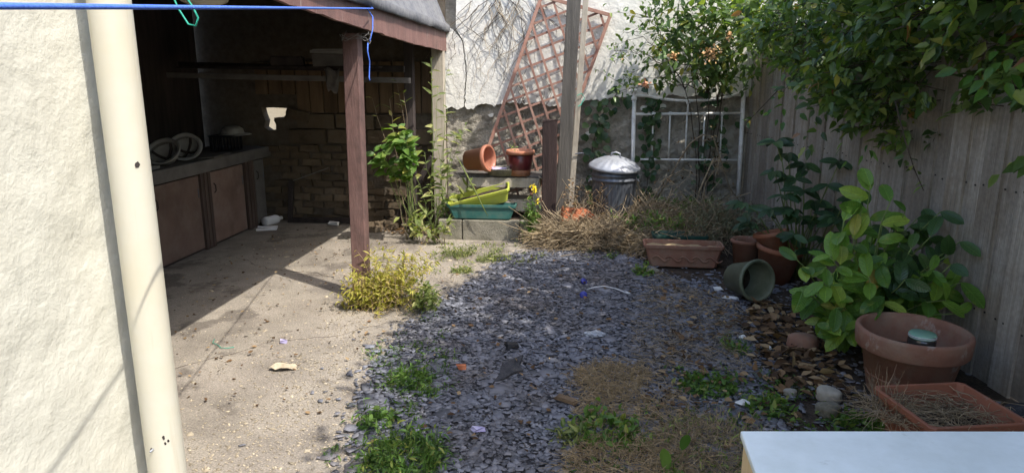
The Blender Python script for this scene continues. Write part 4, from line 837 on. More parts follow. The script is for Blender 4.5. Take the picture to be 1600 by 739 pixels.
def clump(name, label, cat, loc, rad, h, N, material, r=.0016, lean=.8, group=None, flat=0.0, extra=None, kinds=4):
    """blades or dry stalks growing or lying in a tuft"""
    t = thing(name, label, cat, loc, 0, group)
    a = RNG.uniform(0, 6.283, N); d = rad*np.sqrt(RNG.random(N))*.7; P0 = np.stack([np.cos(a)*d, np.sin(a)*d, np.zeros(N)], -1)
    L = h*RNG.uniform(.5, 1.25, N); a2 = a+RNG.normal(size=N)*1.1; le = lean*RNG.random(N)**.7
    dirs = np.stack([np.cos(a2)*le, np.sin(a2)*le, np.maximum(.08, 1-le*(.6+flat))*(1-flat*.8)], -1); K = 5; u = np.linspace(0, 1, K)
    P = P0[:, None]+dirs[:, None]*(L[:, None]*u)[..., None]; P[..., 2] -= (L*le*.55)[:, None]*u**2.2; P[..., 2] = np.maximum(P[..., 2], .004+.03*RNG.random((N, 1))*(1 if flat else .2))
    P[:, 1:] += RNG.normal(size=(N, K-1, 3))*h*.035
    V, F, rr = tubes(P, np.broadcast_to(np.linspace(r, r*.35, K), (N, K))); np_obj('blades', V, F, material, t, rr)
    if extra:
        T, m_, n, s_ = extra; q = RNG.integers(0, N, n); kk = RNG.integers(1, K, n); pos = P[q, kk]
        V, F = scatter(T, pos, rand_leaf_frames(n, .1), s_*RNG.uniform(.6, 1.3, n)); np_obj('foliage', V, F, m_, t, np.repeat(RNG.random(n), len(T[1])))
    return t
def straw_mass(name, label, poly, zfun, N, length, material, zmax, r=.0022, cat='straw', tilt=.16):
    lo, hi = np.min(poly, 0), np.max(poly, 0); P = RNG.uniform(lo, hi, (N*3, 2)); P = P[inpoly(P, poly)][:N]; N = len(P)
    a = RNG.uniform(0, 6.283, N); L = length*RNG.lognormal(0, .35, N); K = 6; u = np.linspace(-.5, .5, K); cv = RNG.normal(size=N)*(1.1 if tilt < .3 else 1.9)
    X = P[:, 0, None]+np.cos(a[:, None]+cv[:, None]*u)*L[:, None]*u; Y = P[:, 1, None]+np.sin(a[:, None]+cv[:, None]*u)*L[:, None]*u
    zz = np.array([[zfun(x, y) for x, y in zip(rx, ry)] for rx, ry in zip(X, Y)])
    Z = zz+.008+zmax*RNG.random((N, 1))**1.2+(RNG.normal(size=(N, 1))*tilt)*(u*L[:, None])
    Z = np.maximum(Z+.02*RNG.random((N, 1))*np.sin(u*6), zz+.004)
    V, F, rr = tubes(np.stack([X, Y, Z], -1), np.broadcast_to(np.linspace(r, r*.6, K), (N, K))); o = np_obj(name, V, F, material, None, rr); tag(o, label, cat, None, 'stuff'); return o

# the tree that hangs over the fence
tree = thing('overhanging_tree', 'dark leafy tree leaning over the fence from the right', 'tree', (3.1, 4.4, 0)); TB = np.array([3.1, 4.4, 0])
MB().tube([(0, 0, 0), (-.03, .05, .8), (-.1, 0, 1.6), (-.15, -.1, 2.3), (-.2, -.3, 3.2)], [.12, .10, .09, .07, .03], 10).build('trunk', 'bark', tree, True)
for tip in ((-1.3, -.9, 2.0), (-1.4, .2, 1.75), (-1.35, 1.2, 1.75), (-1.5, -1.6, 2.6), (-1.4, -.3, 2.9), (-.7, 2.1, 2.0), (.5, -1.6, 2.9), (-1.1, -1.8, 1.9), (-.6, -2.4, 2.7)):
    p = curve_pts((-.08, 0, 1.3+.25*random.random()), tip, 7, -.12, .03); MB().tube(p, list(np.linspace(.045, .008, 7)), 7).build('limb', 'bark', tree, True)
def zlow(y): return np.interp(y, [1.5, 2.5, 3.1, 3.3, 3.6, 3.95, 4.15, 4.3, 4.65, 5.0, 5.4, 5.8, 6.3, 6.9], [1.75, 1.56, 1.45, 1.44, 1.43, 1.41, 1.36, 1.16, 1.10, 1.20, 1.40, 1.50, 1.66, 1.80])
# clusters of twigs; the fringe that shows over the fence
nc = 1250; cy = RNG.uniform(2.3, 6.7, nc); hz = RNG.random(nc)**.9*1.25; cz = zlow(cy)+.0+hz
depth = RNG.random(nc); cx = np.array([fence_x(y) for y in cy])+.30-(depth*(.42+.55*np.minimum(1, hz/.45)))
keep = ~((cy > 4.9) & (cz > 2.2)); cx, cy, cz = cx[keep], cy[keep], cz[keep]; nc = len(cx); per = 17
tw = unit(np.stack([RNG.normal(size=nc)-.5, RNG.normal(size=nc), RNG.normal(size=nc)*.5-.35], -1)); tl = RNG.uniform(.10, .22, nc)
C0 = np.stack([cx, cy, cz], -1); u = RNG.random((nc, per)); pos = C0[:, None]+tw[:, None]*(tl[:, None]*(u-.5))[..., None]+RNG.normal(size=(nc, per, 3))*.028
pos = pos.reshape(-1, 3); D = RNG.normal(size=(len(pos), 3))*.75+np.repeat(tw, per, 0)+np.array([-.25, -.2, -.1]); U = RNG.normal(size=(len(pos), 3))*.55+np.array([-.25, -.35, .9])
ok = pos[:, 2] > zlow(pos[:, 1])-.09; pos, D, U = pos[ok], D[ok], U[ok]; cl = np.repeat(np.arange(nc), per)[ok]
rot = frames(D, U); sc = RNG.uniform(.048, .095, len(pos))*np.where(pos[:, 1] < 3.6, 1.15, 1.0)
dist = np.linalg.norm(pos-np.array([0, 0, 1.55]), axis=1)/sc; front = pos[:, 0]-np.array([fence_x(y) for y in pos[:, 1]])
score = dist+40*np.maximum(0, front+.25); score[(pos[:, 1] < 2.9) | (pos[:, 2] > 1.55+.085*pos[:, 1])] += 1e3
near = np.zeros(len(pos), bool); near[np.argsort(score)[:290]] = True
shade = (RNG.random(nc)*.62+.04)[cl]; shade = np.clip(shade+RNG.normal(size=len(shade))*.16+.14*RNG.random(len(shade)), 0, .93); rare = RNG.random(len(shade)) < .05; shade[rare] = RNG.uniform(.93, .995, rare.sum())
rest = ~near; V, F = scatter(OVAL, pos[rest], rot[rest], sc[rest]); np_obj('foliage', V, F, 'leaf_crown', tree, np.repeat(shade[rest], len(OVAL[1]))).matrix_basis = Matrix.Translation(-Vector(TB))
leaf_pieces(tree, OVAL, 'leaf_crown', pos[near]-TB, rot[near], sc[near])
PP = np.stack([C0-tw*tl[:, None]*.9-np.array([-.12, 0, -.02]), C0-tw*tl[:, None]*.3, C0+tw*tl[:, None]*.35, C0+tw*tl[:, None]*.7], 1)
V, F, r_ = tubes(PP, np.broadcast_to(np.array([.004, .003, .002, .0012]), (nc, 4))); np_obj('twigs', V, F, 'bark', tree, r_).matrix_basis = Matrix.Translation(-Vector(TB))
# the crown above, mostly unseen; clumps added to shade the slate and storage box
parts = []
for (c, rad, n) in (((2.15, 3.0, 3.15), (1.45, 1.5, 1.05), 330), ((2.0, 4.1, 2.75), (1.05, .75, .85), 150), ((2.2, .7, 2.9), (1.2, 1.0, .85), 300), ((1.65, 1.75, 3.45), (.72, .9, .6), 200), ((1.95, .5, 2.25), (.6, .75, .5), 170), ((2.3, -.3, 3.2), (1.0, .9, .9), 150), ((2.3, 1.5, 2.8), (1.35, 1.2, .85), 190), ((2.6, 5.7, 2.25), (.85, .8, .45), 70), ((3.2, 3.5, 3.6), (1.2, 2.0, 1.1), 200)):
    d_ = unit(RNG.normal(size=(n, 3)))*(RNG.random((n, 1))**.45); parts.append(np.array(c)+d_*np.array(rad))
C1 = np.concatenate(parts); C1 = C1[C1[:, 2] > 1.9+.13*np.clip(2.4-C1[:, 0], 0, 2)]; n1 = len(C1); per = 14
pos = (C1[:, None]+RNG.normal(size=(n1, per, 3))*.11).reshape(-1, 3); rot = rand_leaf_frames(len(pos), .3); sc = RNG.uniform(.08, .13, len(pos))
V, F = scatter(OVAL, pos, rot, sc); np_obj('foliage', V, F, 'leaf_crown', tree, np.repeat(np.clip(np.repeat(RNG.random(n1)*.6, per)+RNG.normal(size=len(pos))*.15, 0, .92), len(OVAL[1]))).matrix_basis = Matrix.Translation(-Vector(TB))
# brighter sprays in front
def spray(c, n, size, spread, lm, T=OVAL, down=.3):
    pos = np.array(c)+RNG.normal(size=(n, 3))*spread; D = (pos-np.array(c))+np.array([-.05, -.06, -.04])+RNG.normal(size=(n, 3))*.03; D[:, 2] -= down*.1
    U = RNG.normal(size=(n, 3))*.4+np.array([-.3, -.6, .8]); leaf_pieces(tree, T, lm, pos-TB, frames(D, U), size*RNG.uniform(.7, 1.2, n))
spray((1.66, 3.05, 1.56), 16, .085, .055, 'leaf_crown_light'); spray((1.80, 3.02, 1.52), 12, .10, .05, 'leaf_crown_light'); spray((1.86, 3.0, 1.72), 14, .09, .06, 'leaf_crown_light')
spray((1.84, 3.06, 1.20), 13, .075, .045, 'leaf_crown'); spray((1.87, 3.05, 1.16), 5, .07, .03, 'leaf_crown_light')
spray((1.70, 4.45, 1.15), 10, .08, .06, 'leaf_crown_light', NARROW); spray((1.52, 4.75, 1.16), 12, .07, .06, 'leaf_crown'); spray((1.42, 5.2, 1.34), 12, .07, .06, 'leaf_crown_light')
for (pts, n) in (([(1.72, 4.1, 1.42), (1.76, 4.0, 1.2), (1.80, 3.95, 1.06), (1.84, 3.9, .95)], 11), ([(1.95, 3.2, 1.40), (1.90, 3.12, 1.28), (1.86, 3.06, 1.20)], 0), ([(1.40, 5.3, 1.45), (1.30, 5.4, 1.30), (1.24, 5.5, 1.2)], 8)):
    P = np.array(pts)-TB; MB().tube(P, list(np.linspace(.005, .002, len(P))), 5).build('twig', 'bark', tree, True)
    if n:
        uu = RNG.uniform(.4, 1, n)*(len(P)-1); pos = np.stack([np.interp(uu, np.arange(len(P)), P[:, c]) for c in range(3)], -1)+RNG.normal(size=(n, 3))*.015
        leaf_pieces(tree, OVAL, 'leaf_crown', pos, rand_leaf_frames(n, .5), RNG.uniform(.04, .065, n))

# laurel behind the clay pot
tips = [(1.20, 3.85, .56), (1.22, 3.78, .40), (1.33, 3.72, .62), (1.30, 3.70, .48), (1.38, 3.70, .34), (1.46, 3.78, .72), (1.57, 3.92, .97), (1.66, 3.92, .80), (1.52, 3.68, .52), (1.30, 3.72, .24), (1.44, 3.70, .22), (1.62, 3.80, .55), (1.72, 3.95, .72), (1.86, 3.98, .78), (1.97, 3.98, .74), (2.00, 3.92, .55), (2.02, 3.86, .40), (1.93, 3.82, .34), (1.80, 3.82, .45), (1.72, 3.72, .50), (1.84, 3.72, .56), (1.92, 3.74, .48), (1.96, 3.80, .62), (1.60, 3.66, .42), (1.76, 3.78, .66), (1.99, 3.70, .50), (1.97, 3.66, .34), (1.92, 3.68, .60), (2.0, 3.78, .70), (1.90, 3.64, .42), (1.86, 3.80, .72), (1.50, 3.82, .86), (1.64, 3.82, .90), (1.74, 3.86, .84), (1.40, 3.78, .80), (1.93, 3.88, .84)]
lt = ['leaf_laurel']*12+['leaf_laurel_dark']*3+['leaf_laurel', 'leaf_laurel', 'leaf_laurel', 'leaf_laurel_dark', 'leaf_laurel_dark', 'leaf_laurel', 'leaf_laurel', 'leaf_laurel_dark', 'leaf_laurel', 'leaf_laurel_dark']+['leaf_laurel', 'leaf_laurel', 'leaf_laurel_dark', 'leaf_laurel_dark', 'leaf_laurel', 'leaf_laurel_dark']+['leaf_laurel']*4+['leaf_laurel_dark']
plant('laurel_bush', 'bright green laurel with big glossy leaves behind the clay pot', 'shrub', (1.64, 4.08, 0), tips, BIGROUND, 'leaf_laurel', .140, [15]*12+[11]*7+[9]*12+[9]*5, (.30, 1), 'green_stem', .008, True, None, .35, .8, .10, .05, (-.35, -.75, .75), lt)
# dark palmate plant further along the fence
fp = thing('dark_shrub', 'dark green shrub with palmate leaves at the fence behind the laurel', 'shrub', (1.72, 5.45, 0))
me_f = np_mesh('leaf', BIG[0], BIG[1], 'leaf_fatsia', None, True)
for k, (x, y, z) in enumerate(((1.42, 5.3, 1.08), (1.55, 5.45, .98), (1.36, 5.05, .62), (1.22, 5.3, .62), (1.48, 5.2, .70), (1.62, 5.2, .74), (1.75, 5.1, .80), (1.85, 5.2, .95), (1.65, 5.3, .52), (1.52, 5.0, .45), (1.8, 5.0, .58), (1.3, 5.4, .45), (1.7, 5.5, .9), (1.55, 5.15, .60), (1.78, 5.15, .40), (1.66, 5.05, .33), (1.90, 5.0, .72), (1.45, 5.4, .85), (1.6, 5.35, .80), (1.72, 5.25, .65), (1.42, 5.5, .55), (1.85, 5.3, .60), (1.58, 5.3, .38), (1.76, 5.35, .50), (1.88, 5.1, .45))):
    P = curve_pts((RNG.normal()*.03, RNG.normal()*.03, 0), (x-1.72, y-5.45, z), 6, -.06, .01); MB().tube(P, list(np.linspace(.007, .003, 6)), 5).build('stem', 'green_stem', fp, True)
    n = RNG.integers(5, 9); a0 = RNG.uniform(0, 6.28); base_d = np.array([-.35, -.6, .05])
    for e in range(n):
        an = a0+(e/(n-1)-.5)*4.0; side = np.array([math.cos(an), math.sin(an), RNG.normal()*.2-.15]); D = side+base_d*.7; U = np.array([-.3, -.6, .8])+RNG.normal(size=3)*.2
        piece('leaf', me_f, fp, P[-1], Matrix(frames(D[None], U[None])[0].tolist()), float(RNG.uniform(.10, .17)))

# climbing rose at the back wall
rs = thing('climbing_rose', 'climbing rose with faded peach blooms against the back wall', 'rose', (1.18, 7.12, .2)); RB = np.array([1.18, 7.12, .2])
rt = [(.75, 6.85, 1.95), (1.35, 6.85, 1.9), (1.05, 6.8, 2.2), (.5, 6.9, 1.75), (1.2, 6.9, 1.7), (.28, 6.80, 1.78), (.38, 6.85, 1.55), (.42, 6.75, 1.95), (.55, 6.80, 2.1), (.62, 6.75, 1.85), (.75, 6.7, 1.75), (.70, 6.85, 2.3), (.9, 6.7, 2.05), (1.05, 6.65, 1.85), (1.15, 6.7, 2.2), (1.25, 6.65, 1.95), (1.38, 6.7, 1.8), (1.42, 6.7, 2.1), (1.0, 6.75, 1.62), (1.2, 6.75, 1.55), (1.35, 6.8, 1.55), (.25, 6.9, 1.40), (.5, 6.85, 1.50), (1.5, 6.7, 2.0), (.85, 6.7, 2.3)]
segs = []; reach = []
for tp in rt:
    tp = np.array(tp)-RB; mid = np.array([.12+tp[0]*.12+RNG.normal()*.05, -.08+RNG.normal()*.05, min(tp[2]+.05, 1.45)+RNG.normal()*.08]); u_ = np.linspace(0, 1, 10)[:, None]
    st = np.array([RNG.normal()*.05, 0, 0]) if len(segs) < 5 else segs[RNG.integers(0, 5)][RNG.integers(4, 7)]
    if len(segs) >= 5: mid = (st+tp)/2+np.array([0, -.04, .10])
    P = (1-u_)**2*st+2*u_*(1-u_)*mid*np.array([1, 1, 1.05])+u_**2*tp; P[1:] += RNG.normal(size=(9, 3))*.012; segs.append(P)
    MB().tube(P, list(np.linspace(.006, .0016, 10)), 5).build('stem', 'bark', rs, True)
    for k in range(5):                                       # side shoots
        s0 = P[RNG.integers(5, 10)]; e0 = s0+RNG.normal(size=3)*np.array([.16, .09, .10])+np.array([-.03, -.03, .02]); reach.append((s0, e0))
tw_ = np.array([np.linspace(a_, b_, 4) for a_, b_ in reach]); tw_[:, 1:3] += RNG.normal(size=(len(tw_), 2, 3))*.012
V, F, r_ = tubes(tw_, np.broadcast_to(np.linspace(.003, .0012, 4), tw_.shape[:2])); np_obj('twigs', V, F, 'bark', rs, r_)
pos = []
for a_, b_ in reach:
    for k in range(7): pos.append(a_+(b_-a_)*RNG.uniform(.2, 1.1)+RNG.normal(size=3)*.03)
ex_, ez_ = RNG.uniform(.50, 1.62, 1250), RNG.uniform(1.40, 2.5, 1250); okx = ez_ > np.interp(ex_, [.5, .7, .9, 1.1, 1.3, 1.6], [2.0, 1.76, 1.62, 1.55, 1.46, 1.40]); ex_, ez_ = ex_[okx], ez_[okx]; ext = np.stack([ex_-RB[0], RNG.uniform(6.58, 6.95, len(ex_))-RB[1], ez_-RB[2]], -1); pos = np.concatenate([np.array(pos), ext])
D = RNG.normal(size=(len(pos), 3))*.8+np.array([-.1, -.3, -.35]); U = RNG.normal(size=(len(pos), 3))*.5+np.array([.2, -.6, .9]); rot = frames(D, U); sc = RNG.uniform(.05, .115, len(pos)); sc[pos[:, 0] < -.5] *= .65
sel = np.zeros(len(pos), bool); sel[np.argsort(-sc+.25*(pos[:, 1]+.2)+.5*(pos[:, 2] > 2.05))[:290]] = True
leaf_pieces(rs, OVAL, 'leaf_rose', pos[sel], rot[sel], sc[sel]); V, F = scatter(OVAL, pos[~sel], rot[~sel], sc[~sel]); np_obj('foliage', V, F, 'leaf_rose', rs, np.repeat(RNG.random((~sel).sum()), len(OVAL[1])))
for (x, y, z, m_, n, s_, sp_) in ((1.12, 6.48, 1.74, 'dry_petal', 90, .026, .036), (1.27, 6.50, 1.90, 'dry_petal', 22, .035, .014), (.57, 6.70, 1.48, 'peach_petal', 26, .042, .016), (.80, 6.56, 1.72, 'dry_petal', 24, .034, .018), (.36, 6.75, 1.70, 'dry_petal', 8, .022, .012)):
    pos = np.array((x, y, z))-RB+RNG.normal(size=(n, 3))*sp_; V, F = scatter(ROUND, pos, rand_leaf_frames(n, -.3), s_*RNG.uniform(.7, 1.2, n)); np_obj('flower', V, F, m_, rs, np.repeat(RNG.random(n), len(ROUND[1])))
# ivy on the stone
def ivy(label, pts, n, size, wide):
    t = thing('ivy', label, 'ivy', (pts[0][0], 7.13, pts[0][1])); P = np.array([(x-pts[0][0], RNG.normal()*.004, z-pts[0][1]) for x, z in pts]); MB().tube(P, .004, 5).build('stem', 'bark', t, True)
    uu = RNG.random(n)*(len(P)-1); pos = np.stack([np.interp(uu, np.arange(len(P)), P[:, c]) for c in range(3)], -1)+RNG.normal(size=(n, 3))*np.array([wide, .012, .03])-np.array([0, .03, 0])
    D = RNG.normal(size=(n, 3))*np.array([.7, .15, .5])+np.array([0, -.2, -.5]); U = RNG.normal(size=(n, 3))*.3+np.array([0, -1, .3]); leaf_pieces(t, ROUND, 'leaf_ivy', pos, frames(D, U), size*RNG.uniform(.7, 1.25, n))
ivy('dark ivy climbing the stone between pole and dustbin', [(.12, .25), (.14, .6), (.10, .85), (.16, 1.1), (.25, 1.3), (.35, 1.4)], 75, .085, .06)
ivy('ivy and leaves climbing through the left side of the headboard', [(.66, .3), (.68, .7), (.66, 1.0), (.70, 1.25), (.62, 1.42)], 80, .075, .055)
ivy('thin ivy on the stone behind the right of the headboard', [(1.28, .3), (1.26, .7), (1.3, 1.0), (1.36, 1.3), (1.3, 1.5)], 60, .08, .09)
# leafless creeper on the white wall
cp = thing('bare_creeper', 'leafless creeper stems clinging to the white wall beside the trellis', 'creeper', (-.85, 7.165, 1.3))
for k in range(34):
    x = RNG.uniform(-1.15, -.45)+.85; z = RNG.uniform(.9, 1.25); P = []; dx = RNG.normal()*.3
    for s_ in range(RNG.integers(9, 22)):
        P.append((x, -.006-.01*RNG.random(), z)); dx = .7*dx+RNG.normal()*.55; x += dx*.045; z -= .052*RNG.uniform(.6, 1.2)
        if z < -.02: break
    MB().tube(P, list(np.linspace(.0042, .0016, len(P))), 4).build('stem', 'dry_stem' if k % 4 == 0 else 'bark', cp)
for k in range(12):
    x = RNG.uniform(-.75, -.35)+.85; z = RNG.uniform(.1, .35); P = [(x+.03*math.sin(s_*1.3+k), -.05-.01*RNG.random(), z-.055*s_) for s_ in range(11)]; MB().tube(P, .003, 4).build('stem', 'bark', cp)

# weeds by the shed
tips = [(-2.02+RNG.random()*.46, 6.2+RNG.normal()*.08, .80+RNG.random()*.32) for _ in range(15)]
plant('leafy_weed', 'bright green leafy weed standing in the shed opening', 'weed', (-1.62, 6.45, 0), tips, OVAL, 'leaf_weed', .118, 14, (.70, 1.0), 'green_stem', .0035, True, None, .5, .8, .10, .03, (.3, -.6, .8))
tips = [(-1.78, 6.35, 1.35), (-1.93, 6.3, 1.36), (-1.66, 6.4, 1.40), (-1.72, 6.4, 1.5)]
plant('tall_weed', 'thin tall weed stems rising above the leafy weed', 'weed', (-1.66, 6.48, 0), tips, NARROW, 'leaf_pale_weed', .09, 5, (.7, 1), 'dry_stem', .004, True, None, .2, .6, .05, .03)
tips = [(-1.44, 6.62, 1.72), (-1.38, 6.60, 1.45), (-1.30, 6.65, 1.25), (-1.42, 6.55, 1.1), (-1.22, 6.6, 1.0), (-1.12, 6.62, 1.1), (-1.50, 6.5, .85), (-1.35, 6.5, .7), (-1.05, 6.55, .6), (-1.25, 6.5, .55), (-1.6, 6.5, .62), (-1.45, 6.45, .5), (-1.55, 6.4, .36), (-1.3, 6.65, 1.6)]
plant('straggly_weed', 'straggly pale green weed climbing the post at the wall', 'weed', (-1.40, 6.62, .0), tips, NARROW, 'leaf_pale_weed', .105, 13, (.3, 1), 'green_stem', .004, True, None, .5, .9, .06, .05, (.3, -.6, .7))
tips = [(-1.72+RNG.random()*.55, 6.15+RNG.random()*.2, .12+RNG.random()*.16) for _ in range(14)]
plant('low_weed', 'low pale weed sprawling in front of the block kerb', 'weed', (-1.42, 6.30, 0), tips, OVAL, 'leaf_pale_weed', .075, 8, (.4, 1), 'dry_stem', .003, True, None, .2, .9, .1, .1)
for (x, y, rad, h, lab) in ((-1.08, 5.86, .16, .17, 'pale weed tuft on the concrete beyond the gold shrub'), (-.78, 5.72, .13, .09, 'flat green weed at the far edge of the slate'), (-.95, 5.35, .10, .06, 'small flat weed between gold shrub and slate')):
    clump('weed_tuft', lab, 'weed', (x, y, .004), rad, h, 120, 'leaf_pale_weed', .0018, .9, None, 0, (NARROW, 'leaf_pale_weed', 130, .035))
# golden shrub at the post
tips = [(-1.26+RNG.normal()*.14, 4.52+RNG.normal()*.10, RNG.uniform(.14, .40)) for _ in range(95)]+[(-1.50+RNG.normal()*.06, 4.35+RNG.normal()*.06, RNG.uniform(.05, .26)) for _ in range(40)]
plant('gold_shrub', 'golden yellow twiggy shrub at the foot of the shed post', 'shrub', (-1.33, 4.47, .004), tips, NARROW, 'leaf_gold', .042, 26, (.12, 1), 'straw', .0022, False, None, .3, .9, .05, .12)
tips = [(-1.02+RNG.normal()*.07, 4.38+RNG.normal()*.07, RNG.uniform(.10, .24)) for _ in range(24)]
plant('grey_green_weed', 'grey green weed at the right of the gold shrub', 'weed', (-1.05, 4.40, .004), tips, OVAL, 'leaf_pale_weed', .04, 14, (.2, 1), 'green_stem', .0022, False, None, .3, .9, .05, .08)
# tufts on and round the slate
for (x, y, rad, h, n, m_, ex, lab, r_) in (
    (-.86, 3.24, .17, .13, 260, 'leaf_grass', (NARROW, 'leaf_grass', 420, .032), 'dark green weed tuft where concrete meets slate', .0016),
    (-.74, 3.12, .09, .07, 90, 'leaf_grass', (NARROW, 'leaf_grass', 120, .028), 'small sprawling offshoot of the dark green tuft', .0014),
    (-.69, 2.50, .24, .15, 460, 'leaf_grass', (NARROW, 'leaf_weed', 900, .035), 'bright green feathery tuft at the bottom edge', .0018),
    (-.90, 2.80, .12, .07, 80, 'leaf_grass', (OVAL, 'leaf_grass', 90, .04), 'flat weed between the two left tufts', .0016),
    (.13, 2.80, .20, .14, 150, 'leaf_grass', (OVAL, 'leaf_weed', 330, .04), 'green leafy weed between the two dry grass heaps', .0018),
    (-.02, 2.74, .08, .10, 60, 'leaf_pale_weed', (NARROW, 'leaf_pale_weed', 110, .045), 'pale weed left of the leafy weed on the near slate', .0018),
    (.66, 3.32, .19, .10, 200, 'leaf_grass', (OVAL, 'leaf_grass', 380, .036), 'green weed mat on the slate right of the dry grass', .0016),
    (.90, 3.12, .15, .09, 130, 'leaf_grass', (OVAL, 'leaf_weed', 160, .04), 'weed between the white flake and the stones', .0016),
    (.51, 5.40, .11, .10, 150, 'leaf_grass', (OVAL, 'leaf_weed', 200, .03), 'small green weed left of the terracotta trough', .0014),
    (.90, 3.85, .08, .13, 60, 'leaf_grass', (NARROW, 'leaf_weed', 90, .045), 'small weed on the slate before the laurel', .0014),
    (.28, 5.9, .07, .06, 60, 'leaf_grass', (OVAL, 'leaf_weed', 70, .025), 'tiny weed at the far edge of the slate', .0014),
    (1.30, 2.98, .20, .08, 160, 'leaf_grass', (OVAL, 'leaf_grass', 260, .035), 'low weeds in front of the big clay pot', .0016),
    (.92, 6.05, .10, .12, 70, 'leaf_grass', (OVAL, 'leaf_weed', 150, .04), 'green sprig growing over the dark green trough', .0016),
    (.35, 2.45, .07, .16, 12, 'leaf_grass', (BIGROUND, 'leaf_weed', 12, .085), 'broad leaved seedling at the bottom edge', .0022)):
    clump('weed_tuft', lab, 'weed', (x, y, .012), rad*.88, h*.85, n, m_, r_, .9, None, 0, ex)
for (x, y, rad, h, n, lab) in ((.17, 3.36, .25, .10, 800, 'tan dry grass heap on the slate, farther one'), (.22, 3.06, .24, .08, 500, 'flattened dry grass between the heap and the leafy weed'), (.20, 2.52, .34, .11, 1100, 'tan dry grass heap at the bottom edge')):
    clump('dry_grass', lab, 'dry grass', (x, y, .012), rad, h, n, 'straw', .0017, 1.0, None, .2)
straw_mass('straw_mat', 'flattened dry straw strewn through the near slate', [(-.02, 2.2), (.5, 2.2), (.62, 2.9), (.40, 3.5), (.15, 3.62), (-.08, 3.35), (.02, 2.9)], lambda x, y: .018, 850, .11, 'straw', .03, .0016)
def stray(name, label, poly, N, material, T, lm):
    lo, hi = np.min(poly, 0), np.max(poly, 0); C = RNG.uniform(lo, hi, (N*4, 2)); C = C[inpoly(C, poly)][:N]; q = np.repeat(C, 9, 0)+RNG.normal(size=(len(C)*9, 2))*.022; n = len(q)
    P0 = np.concatenate([q, np.full((n, 1), .012)], 1); d = RNG.normal(size=(n, 3))*np.array([1, 1, .3])+np.array([0, 0, .8]); u = np.linspace(0, 1, 4); L = RNG.uniform(.02, .09, n)
    P = P0[:, None]+unit(d)[:, None]*(L[:, None]*u)[..., None]; P[..., 2] -= (L*.3)[:, None]*u**2; P[..., 2] = np.maximum(P[..., 2], .012)
    V, F, rr = tubes(P, np.broadcast_to(np.linspace(.0016, .0006, 4), (n, 4))); V2, F2 = scatter(T, P[:, 2], rand_leaf_frames(n, .1), RNG.uniform(.012, .036, n))
    o = np_obj(name, V, F, material, None, rr); tag(o, label, 'weeds', None, 'stuff'); o = np_obj(name+'_leaves', V2, F2, lm, None, np.repeat(RNG.random(n), len(T[1]))); tag(o, label+', their leaves', 'weeds', None, 'stuff')
stray('sparse_weeds', 'stray sprigs of weed along the left edge of the slate', [(-.75, 2.2), (-.6, 2.8), (-.65, 3.6), (-.95, 4.3), (-1.25, 4.1), (-1.1, 3.2), (-1.0, 2.4)], 60, 'leaf_grass', NARROW, 'leaf_grass')
stray('sparse_greenery', 'stray sprigs of weed right of the dry grass', [(-.1, 2.3), (.95, 2.6), (1.3, 3.0), (1.1, 3.5), (.5, 3.6), (.3, 3.0)], 90, 'leaf_grass', OVAL, 'leaf_grass')
stray('far_sprigs', 'stray sprigs of weed near the block kerb and trough', [(-1.3, 5.2), (-.6, 5.4), (.3, 5.9), (.7, 5.3), (.5, 6.0), (-.5, 6.3), (-1.3, 6.3)], 50, 'leaf_pale_weed', OVAL, 'leaf_pale_weed')
clump('dry_weed', 'grey dry weeds beside the storage box', 'dry weed', (.58, 2.70, .008), .34, .20, 900, 'dry_stem', .0014, 1.0, None, .2, (NARROW, 'leaf_pale_weed', 500, .03))
straw_mass('scattered_straw', 'thin straw strewn over the right of the slate', [(.3, 3.5), (.9, 3.5), (1.1, 4.6), (.6, 5.5), (.4, 4.6)], lambda x, y: .02, 620, .13, 'dry_stem', .012, .0014)
straw_mass('loose_twigs', 'thin twigs lying here and there on the slate', [(-.8, 2.6), (.8, 2.5), (1.0, 4.6), (.5, 5.9), (-.4, 5.9), (-.8, 4.2)], lambda x, y: .022, 190, .09, 'bark', .006, .0016)
straw_mass('straw_heap', 'heap of dry stalks and straw below the dustbin', [(-.42, 6.28), (-.30, 6.20), (.2, 6.22), (.6, 6.05), (1.15, 6.05), (1.35, 6.5), (1.2, 6.9), (.55, 6.9), (.5, 6.42), (.1, 6.42), (-.1, 6.55), (-.40, 6.6)], bed_z, 3400, .26, 'straw', .12, .0032)
straw_mass('grey_stalks', 'grey dead stalks tangled over the straw heap', [(-.42, 6.22), (.6, 6.0), (1.3, 5.95), (1.45, 6.6), (.55, 6.7), (-.3, 6.5)], bed_z, 1100, .40, 'dry_stem', .15, .0034, tilt=.5)
straw_mass('pale_stalks', 'pale sunlit stalks heaped at the left of the straw', [(-.30, 6.24), (-.05, 6.16), (.4, 6.18), (.42, 6.36), (.05, 6.40), (-.28, 6.44)], lambda x, y: max(bed_z(x, y), .04), 850, .34, 'pale_straw', .17, .0032, tilt=.5)
clump('dry_grass', 'sunlit straw tuft spilling over the kerb end below the brown stump', 'dry grass', (-.20, 6.32, .02), .24, .28, 600, 'pale_straw', .0022, 1.0, None, .1)
clump('dry_grass', 'straw tuft in front of the dustbin', 'dry grass', (.15, 6.28, .02), .24, .11, 300, 'straw', .0020, 1.0, None, .1)
